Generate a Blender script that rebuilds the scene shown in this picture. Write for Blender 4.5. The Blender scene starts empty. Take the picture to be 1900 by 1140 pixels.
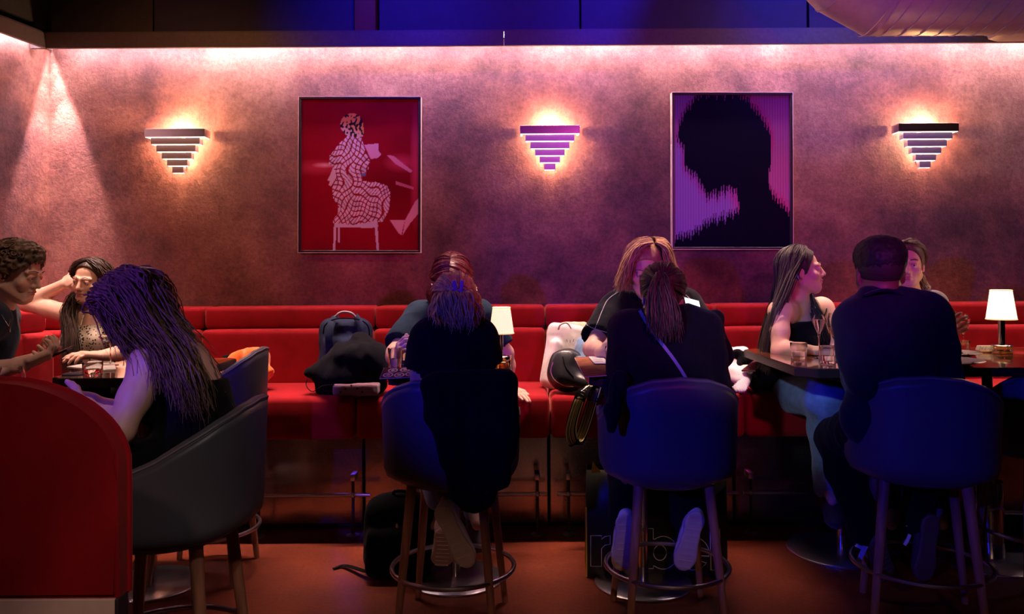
import bpy, bmesh, math, random
import numpy as np
import openvdb as vdb
from mathutils import Vector, Matrix, Euler
random.seed(7); RNG = np.random.default_rng(7)
SC = bpy.context.scene
COL = SC.collection
PI = math.pi

# ------------------------------------------------------------------ camera
F = 1500.0                      # focal length in pixels of the 1900 px frame
CAM_Z = 1.30
SHIFT = -91.0                   # lens shift in pixels
PITCH, ROLL = math.radians(0.8), math.radians(0.35)
cam_d = bpy.data.cameras.new('camera'); cam = bpy.data.objects.new('camera', cam_d); COL.objects.link(cam)
cam_d.sensor_width = 36; cam_d.lens = F / 1900 * 36; cam_d.shift_y = SHIFT / 1900
cam_d.clip_start = 0.02; cam_d.clip_end = 60
CAM_R = Matrix.Rotation(PI/2 + PITCH, 3, 'X') @ Matrix.Rotation(-ROLL, 3, 'Z')
cam.matrix_world = Matrix.Translation((0, 0, CAM_Z)) @ CAM_R.to_4x4()
SC.camera = cam

def P(px, py, d):
    """world point seen at pixel (px, py) of the 1900x1140 photograph at distance d into the room"""
    v = CAM_R @ Vector(((px-950)/F, ((570-py) + SHIFT)/F, -1.0))
    v *= d / v.y
    return Vector((v.x, v.y, v.z + CAM_Z))
def XZ(px, py, d):
    p = P(px, py, d); return p.x, p.z

# ------------------------------------------------------------------ view, world
vs = SC.view_settings
vs.view_transform = 'Standard'; vs.look = 'None'; vs.gamma = 1; vs.use_curve_mapping = False
vs.exposure = 0.0
w = bpy.data.worlds.new('world'); SC.world = w; w.use_nodes = True
w.node_tree.nodes['Background'].inputs[0].default_value = (0.05, 0.04, 0.12, 1)
w.node_tree.nodes['Background'].inputs[1].default_value = 0.02

# ------------------------------------------------------------------ room lights and added fill spots
def light(name, kind, loc, energy, color, target=None, **kw):
    l = bpy.data.lights.new(name, kind); l.energy = energy; l.color = color
    for k, v in kw.items(): setattr(l, k, v)
    o = bpy.data.objects.new(name, l); COL.objects.link(o); o.location = loc
    if target is not None:
        o.rotation_euler = (Vector(target) - Vector(loc)).to_track_quat('-Z', 'Y').to_euler()
    return o
WARM = (1.0, 0.62, 0.32); PEACH = (1.0, 0.60, 0.48); BLUE = (0.02, 0.02, 1.0); MAG = (1.0, 0.05, 0.55); RED = (1.0, 0.10, 0.06)
def spot(name, loc, target, e, color, ang=40, blend=.6, r=.05):
    return light(name, 'SPOT', loc, e, color, target, spot_size=math.radians(ang), spot_blend=blend, shadow_soft_size=r)
CXL = P(92, 90, 4.65).x
LED_E = 92
LAMP_L = 1.4
SCONCE_L = [(0,-.062,.12,15), (0,-.032,.02,5), (0,-.028,-.05,5)]
spot('blue_spot', (-1.8, -.5, 1.9), (1.63, 4.2, 1.6), 310, BLUE, 42, .35, .06)
spot('hair_blue_fill', (-1.9, .3, 2.1), (-1.12, 2.4, 1.18), 190, (.16, .05, 1.0), 19, .5, .03)  # separate spot added only to tint the long-haired woman's hair blue
spot('magenta_spot', (1.05, .5, 2.1), (.6, 4.6, 1.9), 150, (.85, .06, .55), 54, .4, .05)
spot('pink_wash', (2.4, 1.6, 3.3), (2.6, 4.6, 1.6), 40, (1, .06, .20), 60, .8, .1)
spot('amber_wash', (-2.0, 2.4, 3.3), (-1.9, 4.6, 1.4), 55, (1, .34, .12), 70, .8, .1)
spot('cool_fill', (-.6, .4, 2.0), (1.42, 3.85, .76), 120, (.60, .72, 1.0), 13, .6, .04)  # added fill so the jeans and white garments catch cool light
for x in (-.6, .7, 1.9): spot('upper_blue_fill', (x, 3.4, 3.3), (x, 4.64, 2.85), 85, BLUE, 70, .8, .05)  # unseen spots added to turn the panels above the cove blue
a_ = light('seat_downlight', 'AREA', (.3, 3.93, 3.3), 46, (1, .62, .50), (.3, 3.93, 0), shape='RECTANGLE', size=6.0, size_y=.06, spread=math.radians(38))
spot('duct_fill', (1.6, -1.2, 2.2), (2.1, 3.7, 2.52), 50, (1, .70, .60), 26, .7, .05)  # added behind the camera to warm the duct's underside
for x in (-1.6, .3, 2.2):
    spot('floor_downlight', (x, 2.6, 3.3), (x, 2.9, 0), 2, (1, .60, .45), 60, .8, .06)
for dd, e in ((.015, 7), (.03, 28), (.055, 85), (.09, 220)):
    spot('corner_beam_fill', (CXL+dd, 4.65-dd, 2.60), (CXL+dd*1.2, 4.65-dd, 0), e, PEACH, 34, .35, .01)  # stand-ins for the LED strips' spill, nested to shape the corner beam
spot('booth_spot', (-.6, -.6, 2.6), (-1.3, 1.6, .6), 38, (1,.55,.50), 30, .6, .06)
spot('left_spot', (.4, .2, 3.0), (-.9, 2.3, .6), 55, (1,.80,.70), 22, .7, .06)
for x in (-.45, .55, 1.55): spot('floor_front_fill', (x*.6, -1.0, 2.4), (x, 2.3, 0), 60 if x == .55 else 40 if x < 0 else 24, (1, .55, .40), 21, .35, .05)  # added, cones trimmed to reach stool legs and shoes but miss the backs
spot('corner_table_fill', (-1.0, 2.3, 3.2), (-2.0, 3.45, 1.1), 48, (1, .74, .60), 34, .7, .05)  # extra unseen spot added to brighten the man and the corner table


# ------------------------------------------------------------------ materials
def mat(name, base=(.5,.5,.5), rough=.5, metal=0, spec=.5, **kw):
    m = bpy.data.materials.new(name); m.use_nodes = True
    b = m.node_tree.nodes['Principled BSDF']
    b.inputs['Base Color'].default_value = (*base, 1)
    b.inputs['Roughness'].default_value = rough
    b.inputs['Metallic'].default_value = metal
    b.inputs['Specular IOR Level'].default_value = spec
    for k, v in kw.items():
        b.inputs[k].default_value = v if not isinstance(v, tuple) else (*v, 1)
    return m
def nodes(m): return m.node_tree.nodes, m.node_tree.links, m.node_tree.nodes['Principled BSDF']
def nz(m, scale=20, detail=4, rough=.6, vec=None, stretch=None):
    n, l, b = nodes(m)
    tc = n.new('ShaderNodeTexCoord'); t = n.new('ShaderNodeTexNoise')
    t.inputs['Scale'].default_value = scale; t.inputs['Detail'].default_value = detail; t.inputs['Roughness'].default_value = rough
    src = tc.outputs['Object']
    if stretch:
        mp = n.new('ShaderNodeMapping'); mp.inputs['Scale'].default_value = stretch; l.new(src, mp.inputs[0]); src = mp.outputs[0]
    l.new(src, t.inputs['Vector'])
    return t
def ramp(m, src, stops):
    n, l, b = nodes(m)
    r = n.new('ShaderNodeValToRGB'); l.new(src, r.inputs[0])
    el = r.color_ramp.elements
    el[0].position, el[0].color = stops[0][0], (*stops[0][1], 1)
    el[1].position, el[1].color = stops[-1][0], (*stops[-1][1], 1)
    for p, c in stops[1:-1]:
        e = el.new(p); e.color = (*c, 1)
    return r
def bump(m, src, strength=.3, dist=.01):
    n, l, b = nodes(m)
    bp = n.new('ShaderNodeBump'); bp.inputs['Strength'].default_value = strength; bp.inputs['Distance'].default_value = dist
    l.new(src, bp.inputs['Height']); 
    prev = b.inputs['Normal'].links
    if prev: l.new(prev[0].from_socket, bp.inputs['Normal'])
    l.new(bp.outputs[0], b.inputs['Normal'])
    return bp
def mottled(name, c1, c2, scale, rough=.6, bs=.2, bd=.003, bscale=None, **kw):
    m = mat(name, c1, rough, **kw); n, l, b = nodes(m)
    t = nz(m, scale, 5); r = ramp(m, t.outputs['Fac'], [(.3, c1), (.7, c2)]); l.new(r.outputs[0], b.inputs['Base Color'])
    t2 = nz(m, bscale or scale*4, 3); bump(m, t2.outputs['Fac'], bs, bd)
    return m
def fabric(name, c, rough=.9, sheen=.3, scale=500, var=.25, tint=None):
    m = mat(name, c, rough, spec=.2 if max(c) > .04 else .06); n, l, b = nodes(m)
    b.inputs['Sheen Weight'].default_value = sheen
    if tint: b.inputs['Sheen Tint'].default_value = (*tint, 1)
    t = nz(m, 9, 4); r = ramp(m, t.outputs['Fac'], [(.3, tuple(x*(1-var) for x in c)), (.7, tuple(min(1, x*(1+var)) for x in c))])
    l.new(r.outputs[0], b.inputs['Base Color'])
    t2 = nz(m, scale, 2); bump(m, t2.outputs['Fac'], .25, .001)
    t3 = nz(m, 14, 2); bump(m, t3.outputs['Fac'], .25, .02)
    return m

# ------------------------------------------------------------------ object helpers
def tag(o, label=None, cat=None, group=None, kind=None):
    if label: o['label'] = label
    if cat: o['category'] = cat
    if group: o['group'] = group
    if kind: o['kind'] = kind
    return o
def thing(name, label, cat, loc=(0,0,0), rotz=0, group=None, parent=None):
    o = bpy.data.objects.new(name, None); COL.objects.link(o); o.location = loc; o.rotation_euler = (0,0,rotz)
    o.empty_display_size = .05
    return tag(o, label, cat, group)
def link(name, me, m=None, parent=None, smooth=True, loc=None, rot=None):
    o = bpy.data.objects.new(name, me); COL.objects.link(o)
    if m is not None:
        for mm in (m if isinstance(m, (list, tuple)) else [m]): me.materials.append(mm)
    if smooth and len(me.polygons): me.shade_smooth()
    if parent is not None: o.parent = parent
    if loc is not None: o.location = loc
    if rot is not None: o.rotation_euler = rot
    return o
def world_to(parent, o):
    """o was modelled in world coordinates; keep it there under parent"""
    if o.parent is not None: pass
    o.matrix_parent_inverse = Matrix.Identity(4)
def mesh_np(name, V, Fc, m=None, parent=None, smooth=True):
    """V (n,3) in the parent's coordinates; Fc list or array of faces"""
    me = bpy.data.meshes.new(name)
    V = np.asarray(V, np.float32); 
    if isinstance(Fc, np.ndarray):
        k = Fc.shape[1]; nf = len(Fc)
        me.vertices.add(len(V)); me.vertices.foreach_set('co', V.ravel())
        me.loops.add(nf*k); me.loops.foreach_set('vertex_index', Fc.astype(np.int32).ravel())
        me.polygons.add(nf); me.polygons.foreach_set('loop_start', np.arange(0, nf*k, k, dtype=np.int32))
        me.update(calc_edges=True)
    else:
        me.from_pydata([tuple(map(float, v)) for v in V], [], [list(map(int, f)) for f in Fc])
    return link(name, me, m, parent, smooth)
class MB:
    """collects shapes, links them as ONE mesh object"""
    def __init__(s): s.bm = bmesh.new()
    def box(s, c, h, rot=None, bev=0, seg=2):
        g = bmesh.ops.create_cube(s.bm, size=2); vs = g['verts']
        R = rot.to_matrix() if isinstance(rot, Euler) else (rot or Matrix.Identity(3))
        for v in vs: v.co = Vector((v.co.x*h[0], v.co.y*h[1], v.co.z*h[2]))
        if bev:
            es = list({e for v in vs for e in v.link_edges})
            r = bmesh.ops.bevel(s.bm, geom=es, offset=bev, segments=seg, affect='EDGES', profile=.5, clamp_overlap=True)
            vs = list({v for f in r['faces'] for v in f.verts} | {v for v in vs if v.is_valid})
        for v in vs: v.co = R @ v.co + Vector(c)
        return s
    def tube(s, pts, rad, seg=10, cap=True, closed=False, flat=None, up=None):
        pts = [Vector(p) for p in pts]; n = len(pts)
        rad = [rad]*n if isinstance(rad, (int, float)) else rad
        rings = []; prev = None
        for i, p in enumerate(pts):
            if closed: t = pts[(i+1) % n] - pts[i-1]
            else: t = pts[min(i+1, n-1)] - pts[max(i-1, 0)]
            t = t.normalized() if t.length > 1e-9 else Vector((0,0,1))
            if prev is None:
                a = Vector(up) if up is not None else (Vector((0,0,1)) if abs(t.z) < .9 else Vector((1,0,0)))
                nn = (a - t*a.dot(t)).normalized()
            else: nn = (prev - t*prev.dot(t)).normalized()
            prev = nn; bb = t.cross(nn)
            fl = flat or 1
            rings.append([s.bm.verts.new(p + nn*(math.cos(2*PI*k/seg)*rad[i]*fl) + bb*(math.sin(2*PI*k/seg)*rad[i])) for k in range(seg)])
        for i in range(n if closed else n-1):
            a, b = rings[i], rings[(i+1) % n]
            for k in range(seg): s.bm.faces.new((a[k], a[(k+1) % seg], b[(k+1) % seg], b[k]))
        if cap and not closed:
            s.bm.faces.new(rings[0][::-1]); s.bm.faces.new(rings[-1])
        return s
    def lathe(s, prof, c=(0,0,0), seg=32, R=None, closed=False):
        """prof: (r, z) list"""
        c = Vector(c); rings = []
        for r, z in prof:
            if r < 1e-6:
                v = Vector((0,0,z)); v = R @ v if R else v
                rings.append([s.bm.verts.new(v + c)])
            else:
                ring = []
                for k in range(seg):
                    v = Vector((r*math.cos(2*PI*k/seg), r*math.sin(2*PI*k/seg), z)); v = R @ v if R else v
                    ring.append(s.bm.verts.new(v + c))
                rings.append(ring)
        pr = list(zip(rings[:-1], rings[1:])) + ([(rings[-1], rings[0])] if closed else [])
        for a, b in pr:
            if len(a) == 1 and len(b) == 1: continue
            for k in range(seg):
                k2 = (k+1) % seg
                if len(a) == 1: s.bm.faces.new((a[0], b[k2], b[k]))
                elif len(b) == 1: s.bm.faces.new((a[k], a[k2], b[0]))
                else: s.bm.faces.new((a[k], a[k2], b[k2], b[k]))
        return s
    def poly(s, pts): s.bm.faces.new([s.bm.verts.new(Vector(p)) for p in pts]); return s
    def prism(s, pts, ext):
        """closed outline pts, extruded by vector ext"""
        a = [s.bm.verts.new(Vector(p)) for p in pts]; e = Vector(ext)
        b = [s.bm.verts.new(Vector(p)+e) for p in pts]; n = len(a)
        s.bm.faces.new(a[::-1]); s.bm.faces.new(b)
        for k in range(n): s.bm.faces.new((a[k], a[(k+1)%n], b[(k+1)%n], b[k]))
        return s
    def sphere(s, c, r, seg=16, R=None):
        g = bmesh.ops.create_uvsphere(s.bm, u_segments=seg, v_segments=max(6, seg//2), radius=1)
        r = (r,)*3 if isinstance(r, (int, float)) else r
        for v in g['verts']:
            q = Vector((v.co.x*r[0], v.co.y*r[1], v.co.z*r[2])); v.co = (R @ q if R else q) + Vector(c)
        return s
    def build(s, name, m=None, parent=None, smooth=True, loc=None, rot=None, sharp=35):
        bmesh.ops.recalc_face_normals(s.bm, faces=s.bm.faces)
        me = bpy.data.meshes.new(name); s.bm.to_mesh(me); s.bm.free()
        o = link(name, me, m, parent, smooth, loc, rot)
        if smooth and sharp and len(me.polygons): me.set_sharp_from_angle(angle=math.radians(sharp))
        return o
def copy_tree(o, parent=None):
    kids = list(o.children)
    c = o.copy(); COL.objects.link(c)
    if parent is not None: c.parent = parent
    for ch in kids: copy_tree(ch, c)
    return c
def curve_pts(ctrl, n):
    """Catmull-Rom through control points -> n points"""
    c = np.asarray([list(p) for p in ctrl], float)
    if len(c) == 2: return c[0] + (c[1]-c[0])*np.linspace(0,1,n)[:,None]
    e = np.vstack([2*c[0]-c[1], c, 2*c[-1]-c[-2]]); m = len(c)-1
    t = np.linspace(0, m-1e-6, n); i = t.astype(int); u = (t-i)[:,None]
    p0, p1, p2, p3 = e[i], e[i+1], e[i+2], e[i+3]
    return .5*((2*p1) + (-p0+p2)*u + (2*p0-5*p1+4*p2-p3)*u**2 + (-p0+3*p1-3*p2+p3)*u**3)

# ------------------------------------------------------------------ value noise on points
_H = RNG.random(4096).astype(np.float32)
_PM = RNG.permutation(4096)
def vnoise(p, scale=1.0, seed=0):
    q = np.asarray(p, np.float32)*scale + seed*17.3 + 1000
    i = np.floor(q).astype(np.int64); f = q - i; f = f*f*(3-2*f); r = 0
    for dx in (0,1):
        for dy in (0,1):
            for dz in (0,1):
                h = _H[_PM[(_PM[(_PM[(i[:,0]+dx) % 4096]+i[:,1]+dy) % 4096]+i[:,2]+dz) % 4096]]
                wt = (f[:,0] if dx else 1-f[:,0])*(f[:,1] if dy else 1-f[:,1])*(f[:,2] if dz else 1-f[:,2])
                r = r + h*wt
    return r*2-1

# ------------------------------------------------------------------ distance-field modelling (smooth unions -> one continuous mesh)
class SDF:
    def __init__(s, vox=.006): s.v = vox; s.ops = []
    def _add(s, kind, fn, lo, hi, k): s.ops.append((kind, fn, np.array(lo), np.array(hi), k)); return s
    def cone(s, a, b, ra, rb=None, k=.015, sq=None, kind='u'):
        """tapered capsule; sq=(dir, factor): thickness along dir multiplied by factor"""
        rb = ra if rb is None else rb; a = np.array(list(a), float); b = np.array(list(b), float); ba = b-a; L = max(ba@ba, 1e-12)
        R = max(ra, rb)*max(1, (sq[1] if sq else 1)) + k + .01
        if sq: dn = np.array(list(sq[0]), float); dn /= np.linalg.norm(dn); fac = sq[1]
        def fn(X, Y, Z):
            qx, qy, qz = X-a[0], Y-a[1], Z-a[2]
            t = np.clip((qx*ba[0]+qy*ba[1]+qz*ba[2])/L, 0, 1)
            qx = qx-t*ba[0]; qy = qy-t*ba[1]; qz = qz-t*ba[2]
            d2 = qx*qx+qy*qy+qz*qz
            if sq:
                n = qx*dn[0]+qy*dn[1]+qz*dn[2]
                d2 = d2 + n*n*(1/fac**2-1)
                return (np.sqrt(np.maximum(d2, 0))-(ra+(rb-ra)*t))*min(1, fac)**.5
            return np.sqrt(d2)-(ra+(rb-ra)*t)
        return s._add(kind, fn, np.minimum(a,b)-R, np.maximum(a,b)+R, k)
    def chain(s, pts, rad, k=.015, sq=None, kind='u'):
        for i in range(len(pts)-1): s.cone(pts[i], pts[i+1], rad[i], rad[i+1], k, sq, kind)
        return s
    def ell(s, c, r, R=None, k=.015, kind='u'):
        c = np.array(list(c), float); r = np.array(r, float); M = np.array(R if R is not None else np.eye(3), float).T
        ext = r.max() + k + .01; mr = r.min()
        def fn(X, Y, Z):
            q = [X-c[0], Y-c[1], Z-c[2]]
            u = [(M[i,0]*q[0]+M[i,1]*q[1]+M[i,2]*q[2])/r[i] for i in range(3)]
            k0 = np.sqrt(u[0]**2+u[1]**2+u[2]**2)+1e-9
            k1 = np.sqrt((u[0]/r[0])**2+(u[1]/r[1])**2+(u[2]/r[2])**2)+1e-9
            return k0*(k0-1)/k1
        return s._add(kind, fn, c-ext, c+ext, k)
    def rbox(s, c, h, R=None, r=.01, k=.015, kind='u'):
        c = np.array(list(c), float); h = np.array(h, float); M = np.array(R if R is not None else np.eye(3), float).T
        ext = np.linalg.norm(h) + k + .01
        def fn(X, Y, Z):
            q = [X-c[0], Y-c[1], Z-c[2]]
            u = [np.abs(M[i,0]*q[0]+M[i,1]*q[1]+M[i,2]*q[2])-(h[i]-r) for i in range(3)]
            o = np.sqrt(sum(np.maximum(x,0)**2 for x in u))
            return o + np.minimum(np.maximum(np.maximum(u[0],u[1]),u[2]),0) - r
        return s._add(kind, fn, c-ext, c+ext, k)
    def cut(s, p, n):
        """remove everything on the side n points to"""
        s.ops.append(('plane', (np.array(list(p), float), np.array(list(Vector(n).normalized()), float)), None, None, 0)); return s
    def cutlocal(s, p, n, c, rad):
        """plane cut acting only within rad of c"""
        s.ops.append(('planel', (np.array(list(p), float), np.array(list(Vector(n).normalized()), float), np.array(list(c), float), rad), None, None, 0)); return s
    def mesh(s, name, m=None, parent=None, disp=None, adapt=0.0, org=None, smooth=2):
        v = s.v; us = [o for o in s.ops if o[0] == 'u']
        lo = np.min([o[2] for o in us], 0) - 2*v; hi = np.max([o[3] for o in us], 0) + 2*v
        n = np.ceil((hi-lo)/v).astype(int)+1
        G = np.full(n, .06, np.float32)
        ax = [lo[i]+v*np.arange(n[i]) for i in range(3)]
        for kind, fn, a, b, k in s.ops:
            if kind in ('plane', 'planel'):
                p, nn = fn[0], fn[1]
                d = ((ax[0]-p[0])*nn[0])[:,None,None]+((ax[1]-p[1])*nn[1])[None,:,None]+((ax[2]-p[2])*nn[2])[None,None,:]
                if kind == 'planel':
                    c, rad = fn[2], fn[3]
                    dd = ((ax[0]-c[0])**2)[:,None,None]+((ax[1]-c[1])**2)[None,:,None]+((ax[2]-c[2])**2)[None,None,:]
                    d = np.minimum(d, rad-np.sqrt(dd))
                G = np.maximum(G, d.astype(np.float32)); continue
            i0 = np.clip(((a-lo)/v).astype(int), 0, n-1); i1 = np.clip(np.ceil((b-lo)/v).astype(int)+1, 1, n)
            sl = tuple(slice(i0[i], i1[i]) for i in range(3))
            X = ax[0][sl[0]][:,None,None].astype(np.float32); Y = ax[1][sl[1]][None,:,None].astype(np.float32); Z = ax[2][sl[2]][None,None,:].astype(np.float32)
            d = fn(X, Y, Z).astype(np.float32); g = G[sl]
            if kind == 'u':
                if k > 0:
                    h = np.maximum(k-np.abs(d-g), 0)/k; G[sl] = np.minimum(d, g)-h*h*k*.25
                else: G[sl] = np.minimum(d, g)
            else:
                d = -d
                if k > 0:
                    h = np.maximum(k-np.abs(d-g), 0)/k; G[sl] = np.maximum(d, g)+h*h*k*.25
                else: G[sl] = np.maximum(d, g)
        G = np.clip(G, -4*v, 4*v)
        gr = vdb.FloatGrid(4*v); gr.copyFromArray(G)
        pts, tris, quads = gr.convertToPolygons(isovalue=0.0, adaptivity=adapt)
        pts = pts.astype(np.float64)*v + lo
        # normals

        if disp is not None:
            nn = np.zeros_like(pts)
            for fc in (quads, tris):
                if len(fc):
                    cr = np.cross(pts[fc[:,2]]-pts[fc[:,0]], pts[fc[:,-1]]-pts[fc[:,1]]) if fc.shape[1] == 4 else np.cross(pts[fc[:,1]]-pts[fc[:,0]], pts[fc[:,2]]-pts[fc[:,0]])
                    for j in range(fc.shape[1]): np.add.at(nn, fc[:,j], cr)
            nn /= (np.linalg.norm(nn, axis=1, keepdims=True)+1e-12)
            r = disp(pts)
            pts = pts + (nn*r[:,None] if r.ndim == 1 else r)
        if org is not None: pts = pts - np.array(list(org))
        me = bpy.data.meshes.new(name)
        fl = np.concatenate([quads.ravel(), tris.ravel()]).astype(np.int32) if len(tris) else quads.ravel().astype(np.int32)
        tot = np.concatenate([np.full(len(quads),4), np.full(len(tris),3)]).astype(np.int32)
        st = np.concatenate([[0], np.cumsum(tot)[:-1]]).astype(np.int32)
        me.vertices.add(len(pts)); me.vertices.foreach_set('co', pts.astype(np.float32).ravel())
        me.loops.add(len(fl)); me.loops.foreach_set('vertex_index', fl)
        me.polygons.add(len(tot)); me.polygons.foreach_set('loop_start', st)
        me.update(calc_edges=True)
        return link(name, me, m, parent, True)
from mathutils.bvhtree import BVHTree
def snapper(o, off=.002):
    me = o.data; bv = BVHTree.FromPolygons([v.co for v in me.vertices], [tuple(q.vertices) for q in me.polygons])
    c0_ = Vector((0, 0, CAM_Z))
    def f(px, py, d=3):
        dr = (P(px, py, 3)-c0_).normalized(); hit = bv.ray_cast(c0_, dr)
        return hit[0]-dr*off if hit[0] is not None else P(px, py, d)
    return f

# ================================================================== materials used by many things
M = {}
def wall_mat():
    m = mat('plaster', (.4,.2,.2), .62, spec=.35); n, l, b = nodes(m)
    t = nz(m, 1.1, 7, .62); t2 = nz(m, 5.0, 8, .7); t3 = nz(m, 46, 6, .75)
    r = ramp(m, t.outputs['Fac'], [(.38, (.130,.058,.088)), (.5, (.32,.140,.145)), (.63, (.46,.235,.215))])
    r2 = ramp(m, t2.outputs['Fac'], [(.36, (.55,.50,.55)), (.62, (1.0,1.0,1.0))])
    mx = n.new('ShaderNodeMix'); mx.data_type = 'RGBA'; mx.blend_type = 'MULTIPLY'; mx.inputs[0].default_value = .85
    l.new(r.outputs[0], mx.inputs[6]); l.new(r2.outputs[0], mx.inputs[7])
    r3 = ramp(m, t3.outputs['Fac'], [(.38, (.62,.60,.62)), (.6, (1.15,1.12,1.1))])
    mx2 = n.new('ShaderNodeMix'); mx2.data_type = 'RGBA'; mx2.blend_type = 'MULTIPLY'; mx2.inputs[0].default_value = .7
    l.new(mx.outputs[2], mx2.inputs[6]); l.new(r3.outputs[0], mx2.inputs[7]); l.new(mx2.outputs[2], b.inputs['Base Color'])
    bump(m, t3.outputs['Fac'], .5, .008); t4 = nz(m, 9, 6, .7); bump(m, t4.outputs['Fac'], .22, .014)
    return m
M['plaster'] = wall_mat()
def floor_mat():
    m = mat('floor', (.3,.06,.03), .5, spec=.25); n, l, b = nodes(m)
    t = nz(m, 2.2, 8, .65); r = ramp(m, t.outputs['Fac'], [(.3, (.105,.018,.008)), (.55, (.17,.030,.012)), (.75, (.25,.055,.024))])
    t2 = nz(m, 60, 5, .7); r2 = ramp(m, t2.outputs['Fac'], [(.35, (.6,.6,.6)), (.62, (1,1,1))])
    mx = n.new('ShaderNodeMix'); mx.data_type = 'RGBA'; mx.blend_type = 'MULTIPLY'; mx.inputs[0].default_value = .8
    l.new(r.outputs[0], mx.inputs[6]); l.new(r2.outputs[0], mx.inputs[7]); l.new(mx.outputs[2], b.inputs['Base Color'])
    bump(m, t2.outputs['Fac'], .2, .003)
    return m
M['floor'] = floor_mat()
M['black_paint'] = mottled('black_paint', (.02,.02,.025), (.035,.033,.04), 30, .5, .1)
M['bulkhead'] = mottled('bulkhead', (.014,.014,.065), (.020,.018,.085), 12, .6, .1)
M['post'] = mottled('post', (.10,.022,.015), (.14,.03,.02), 12, .6, .1)
M['fascia'] = mottled('fascia', (.07,.055,.07), (.10,.08,.10), 60, .45, .1)
M['dark_room'] = mat('dark_room', (.03,.02,.03), .9)
def velvet(name, c):
    m = mat(name, c, .85, spec=.15); n, l, b = nodes(m)
    b.inputs['Sheen Weight'].default_value = .5; b.inputs['Sheen Roughness'].default_value = .35
    b.inputs['Sheen Tint'].default_value = (1, .30, .25, 1)
    t = nz(m, 6, 5, .6); r = ramp(m, t.outputs['Fac'], [(.3, tuple(x*.75 for x in c)), (.7, tuple(x*1.15 for x in c))]); l.new(r.outputs[0], b.inputs['Base Color'])
    t2 = nz(m, 350, 2); bump(m, t2.outputs['Fac'], .2, .0015)
    return m
M['velvet'] = velvet('red_velvet', (.30,.006,.014))
M['steel'] = mat('brushed_steel', (.55,.52,.5), .22, 1); 
def steel_panel():
    m = mat('kick_steel', (.50,.42,.38), .2, 1); n, l, b = nodes(m)
    t = nz(m, 2.2, 2, .4); bump(m, t.outputs['Fac'], .45, .05)
    t2 = nz(m, 60, 3, .5, stretch=(60,1,1)); r = ramp(m, t2.outputs['Fac'], [(.3,(.16,)*3),(.7,(.3,)*3)]); l.new(r.outputs[0], b.inputs['Roughness'])
    return m
M['kick'] = steel_panel()
M['chrome'] = mat('chrome', (.75,.74,.76), .08, 1)
M['satin'] = mat('satin_steel', (.62,.58,.62), .3, 1)
def wood(name, c1, c2, rough=.35, st=(1,1,14), sc=5, coat=0):
    m = mat(name, c1, rough); n, l, b = nodes(m)
    t = nz(m, sc, 5, .6, stretch=st); r = ramp(m, t.outputs['Fac'], [(.35, c1), (.65, c2)]); l.new(r.outputs[0], b.inputs['Base Color'])
    b.inputs['Coat Weight'].default_value = coat; b.inputs['Coat Roughness'].default_value = .06
    return m
M['leg_wood'] = wood('leg_wood', (.26,.11,.07), (.42,.19,.11), .4, (8,8,.8), 6)
M['table_wood'] = wood('table_wood', (.15,.045,.015), (.30,.10,.03), .16, (12,1,1), 3, 1.0)
M['table_edge'] = mat('table_edge', (.03,.02,.02), .3)
def leather(name, c):
    m = mat(name, c, .42, spec=.5); t = nz(m, 260, 3, .6); bump(m, t.outputs['Fac'], .25, .0015)
    t2 = nz(m, 7, 2); bump(m, t2.outputs['Fac'], .15, .02); return m
M['leather'] = leather('stool_leather', (.085,.085,.105))
M['piping'] = mat('piping', (.16,.15,.19), .35)
M['cream_plinth'] = mottled('cream_plinth', (.62,.50,.42), (.68,.56,.47), 40, .6, .05)

# ================================================================== the room
YB = 4.65                                   # back wall
CX = P(92, 90, YB).x                        # corner of the back wall and the left wall
LD = Vector((-.178, -.984, 0)).normalized() # the left wall runs towards the viewer along this
LN = Vector((.984, -.178, 0)).normalized()  # its normal, into the room
def struct(name, mb, m, **k):
    return tag(mb.build(name, m, smooth=False, **k), kind='structure')
struct('wall_back', MB().box(((CX+5.2)/2, YB+.06, 1.33), ((5.2-CX)/2, .06, 1.33)), M['plaster'])
c0 = Vector((CX, YB, 0)); rotL = Matrix.Rotation(math.atan2(LD.y, LD.x), 3, 'Z')
mid = c0 + LD*2.0 - LN*.06
struct('wall_left', MB().box((mid.x, mid.y, 1.33), (2.0, .06, 1.33), rotL), M['plaster'])
struct('floor', MB().box((.5, 1.2, -.03), (5.2, 3.9, .03)), M['floor'])
struct('ceiling', MB().box((.5, 1.2, 3.43), (5.2, 3.9, .03)), M['dark_room'])
struct('wall_right', MB().box((5.26, 1.2, 1.7), (.06, 3.7, 1.7)), M['dark_room'])
struct('wall_front', MB().box((.9, -2.55, 1.7), (4.3, .06, 1.7)), M['dark_room'])
# dark wall above the light cove: boards and one red-brown post
up = tag(MB().box(((CX+5.2)/2, YB+.11, 3.03), ((5.2-CX)/2, .03, .37)).build('wall_upper', M['black_paint'], smooth=False), kind='structure')
def zx(px): return P(px, 30, 4.6).x
for a, b_, mm in ((96, 285, 'black_paint'), (287, 658, 'bulkhead'), (704, 1075, 'bulkhead'), (1078, 1496, 'bulkhead'), (1500, 1920, 'bulkhead'), (1924, 2300, 'bulkhead')):
    MB().box(((zx(a)+zx(b_))/2, 4.64, 3.01), ((zx(b_)-zx(a))/2, .05, .37), bev=.003).build('panel', M[mm], up, smooth=False)
MB().box(((zx(661)+zx(700))/2, 4.60, 3.01), ((zx(700)-zx(661))/2, .06, .37), bev=.004).build('post', M['post'], up, smooth=False)
ml = c0 + LD*2.0 - LN*.0
ul = tag(MB().box((ml.x, ml.y, 3.05), (2.0, .05, .36), rotL).build('wall_upper_left', M['black_paint'], smooth=False), kind='structure')

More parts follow.
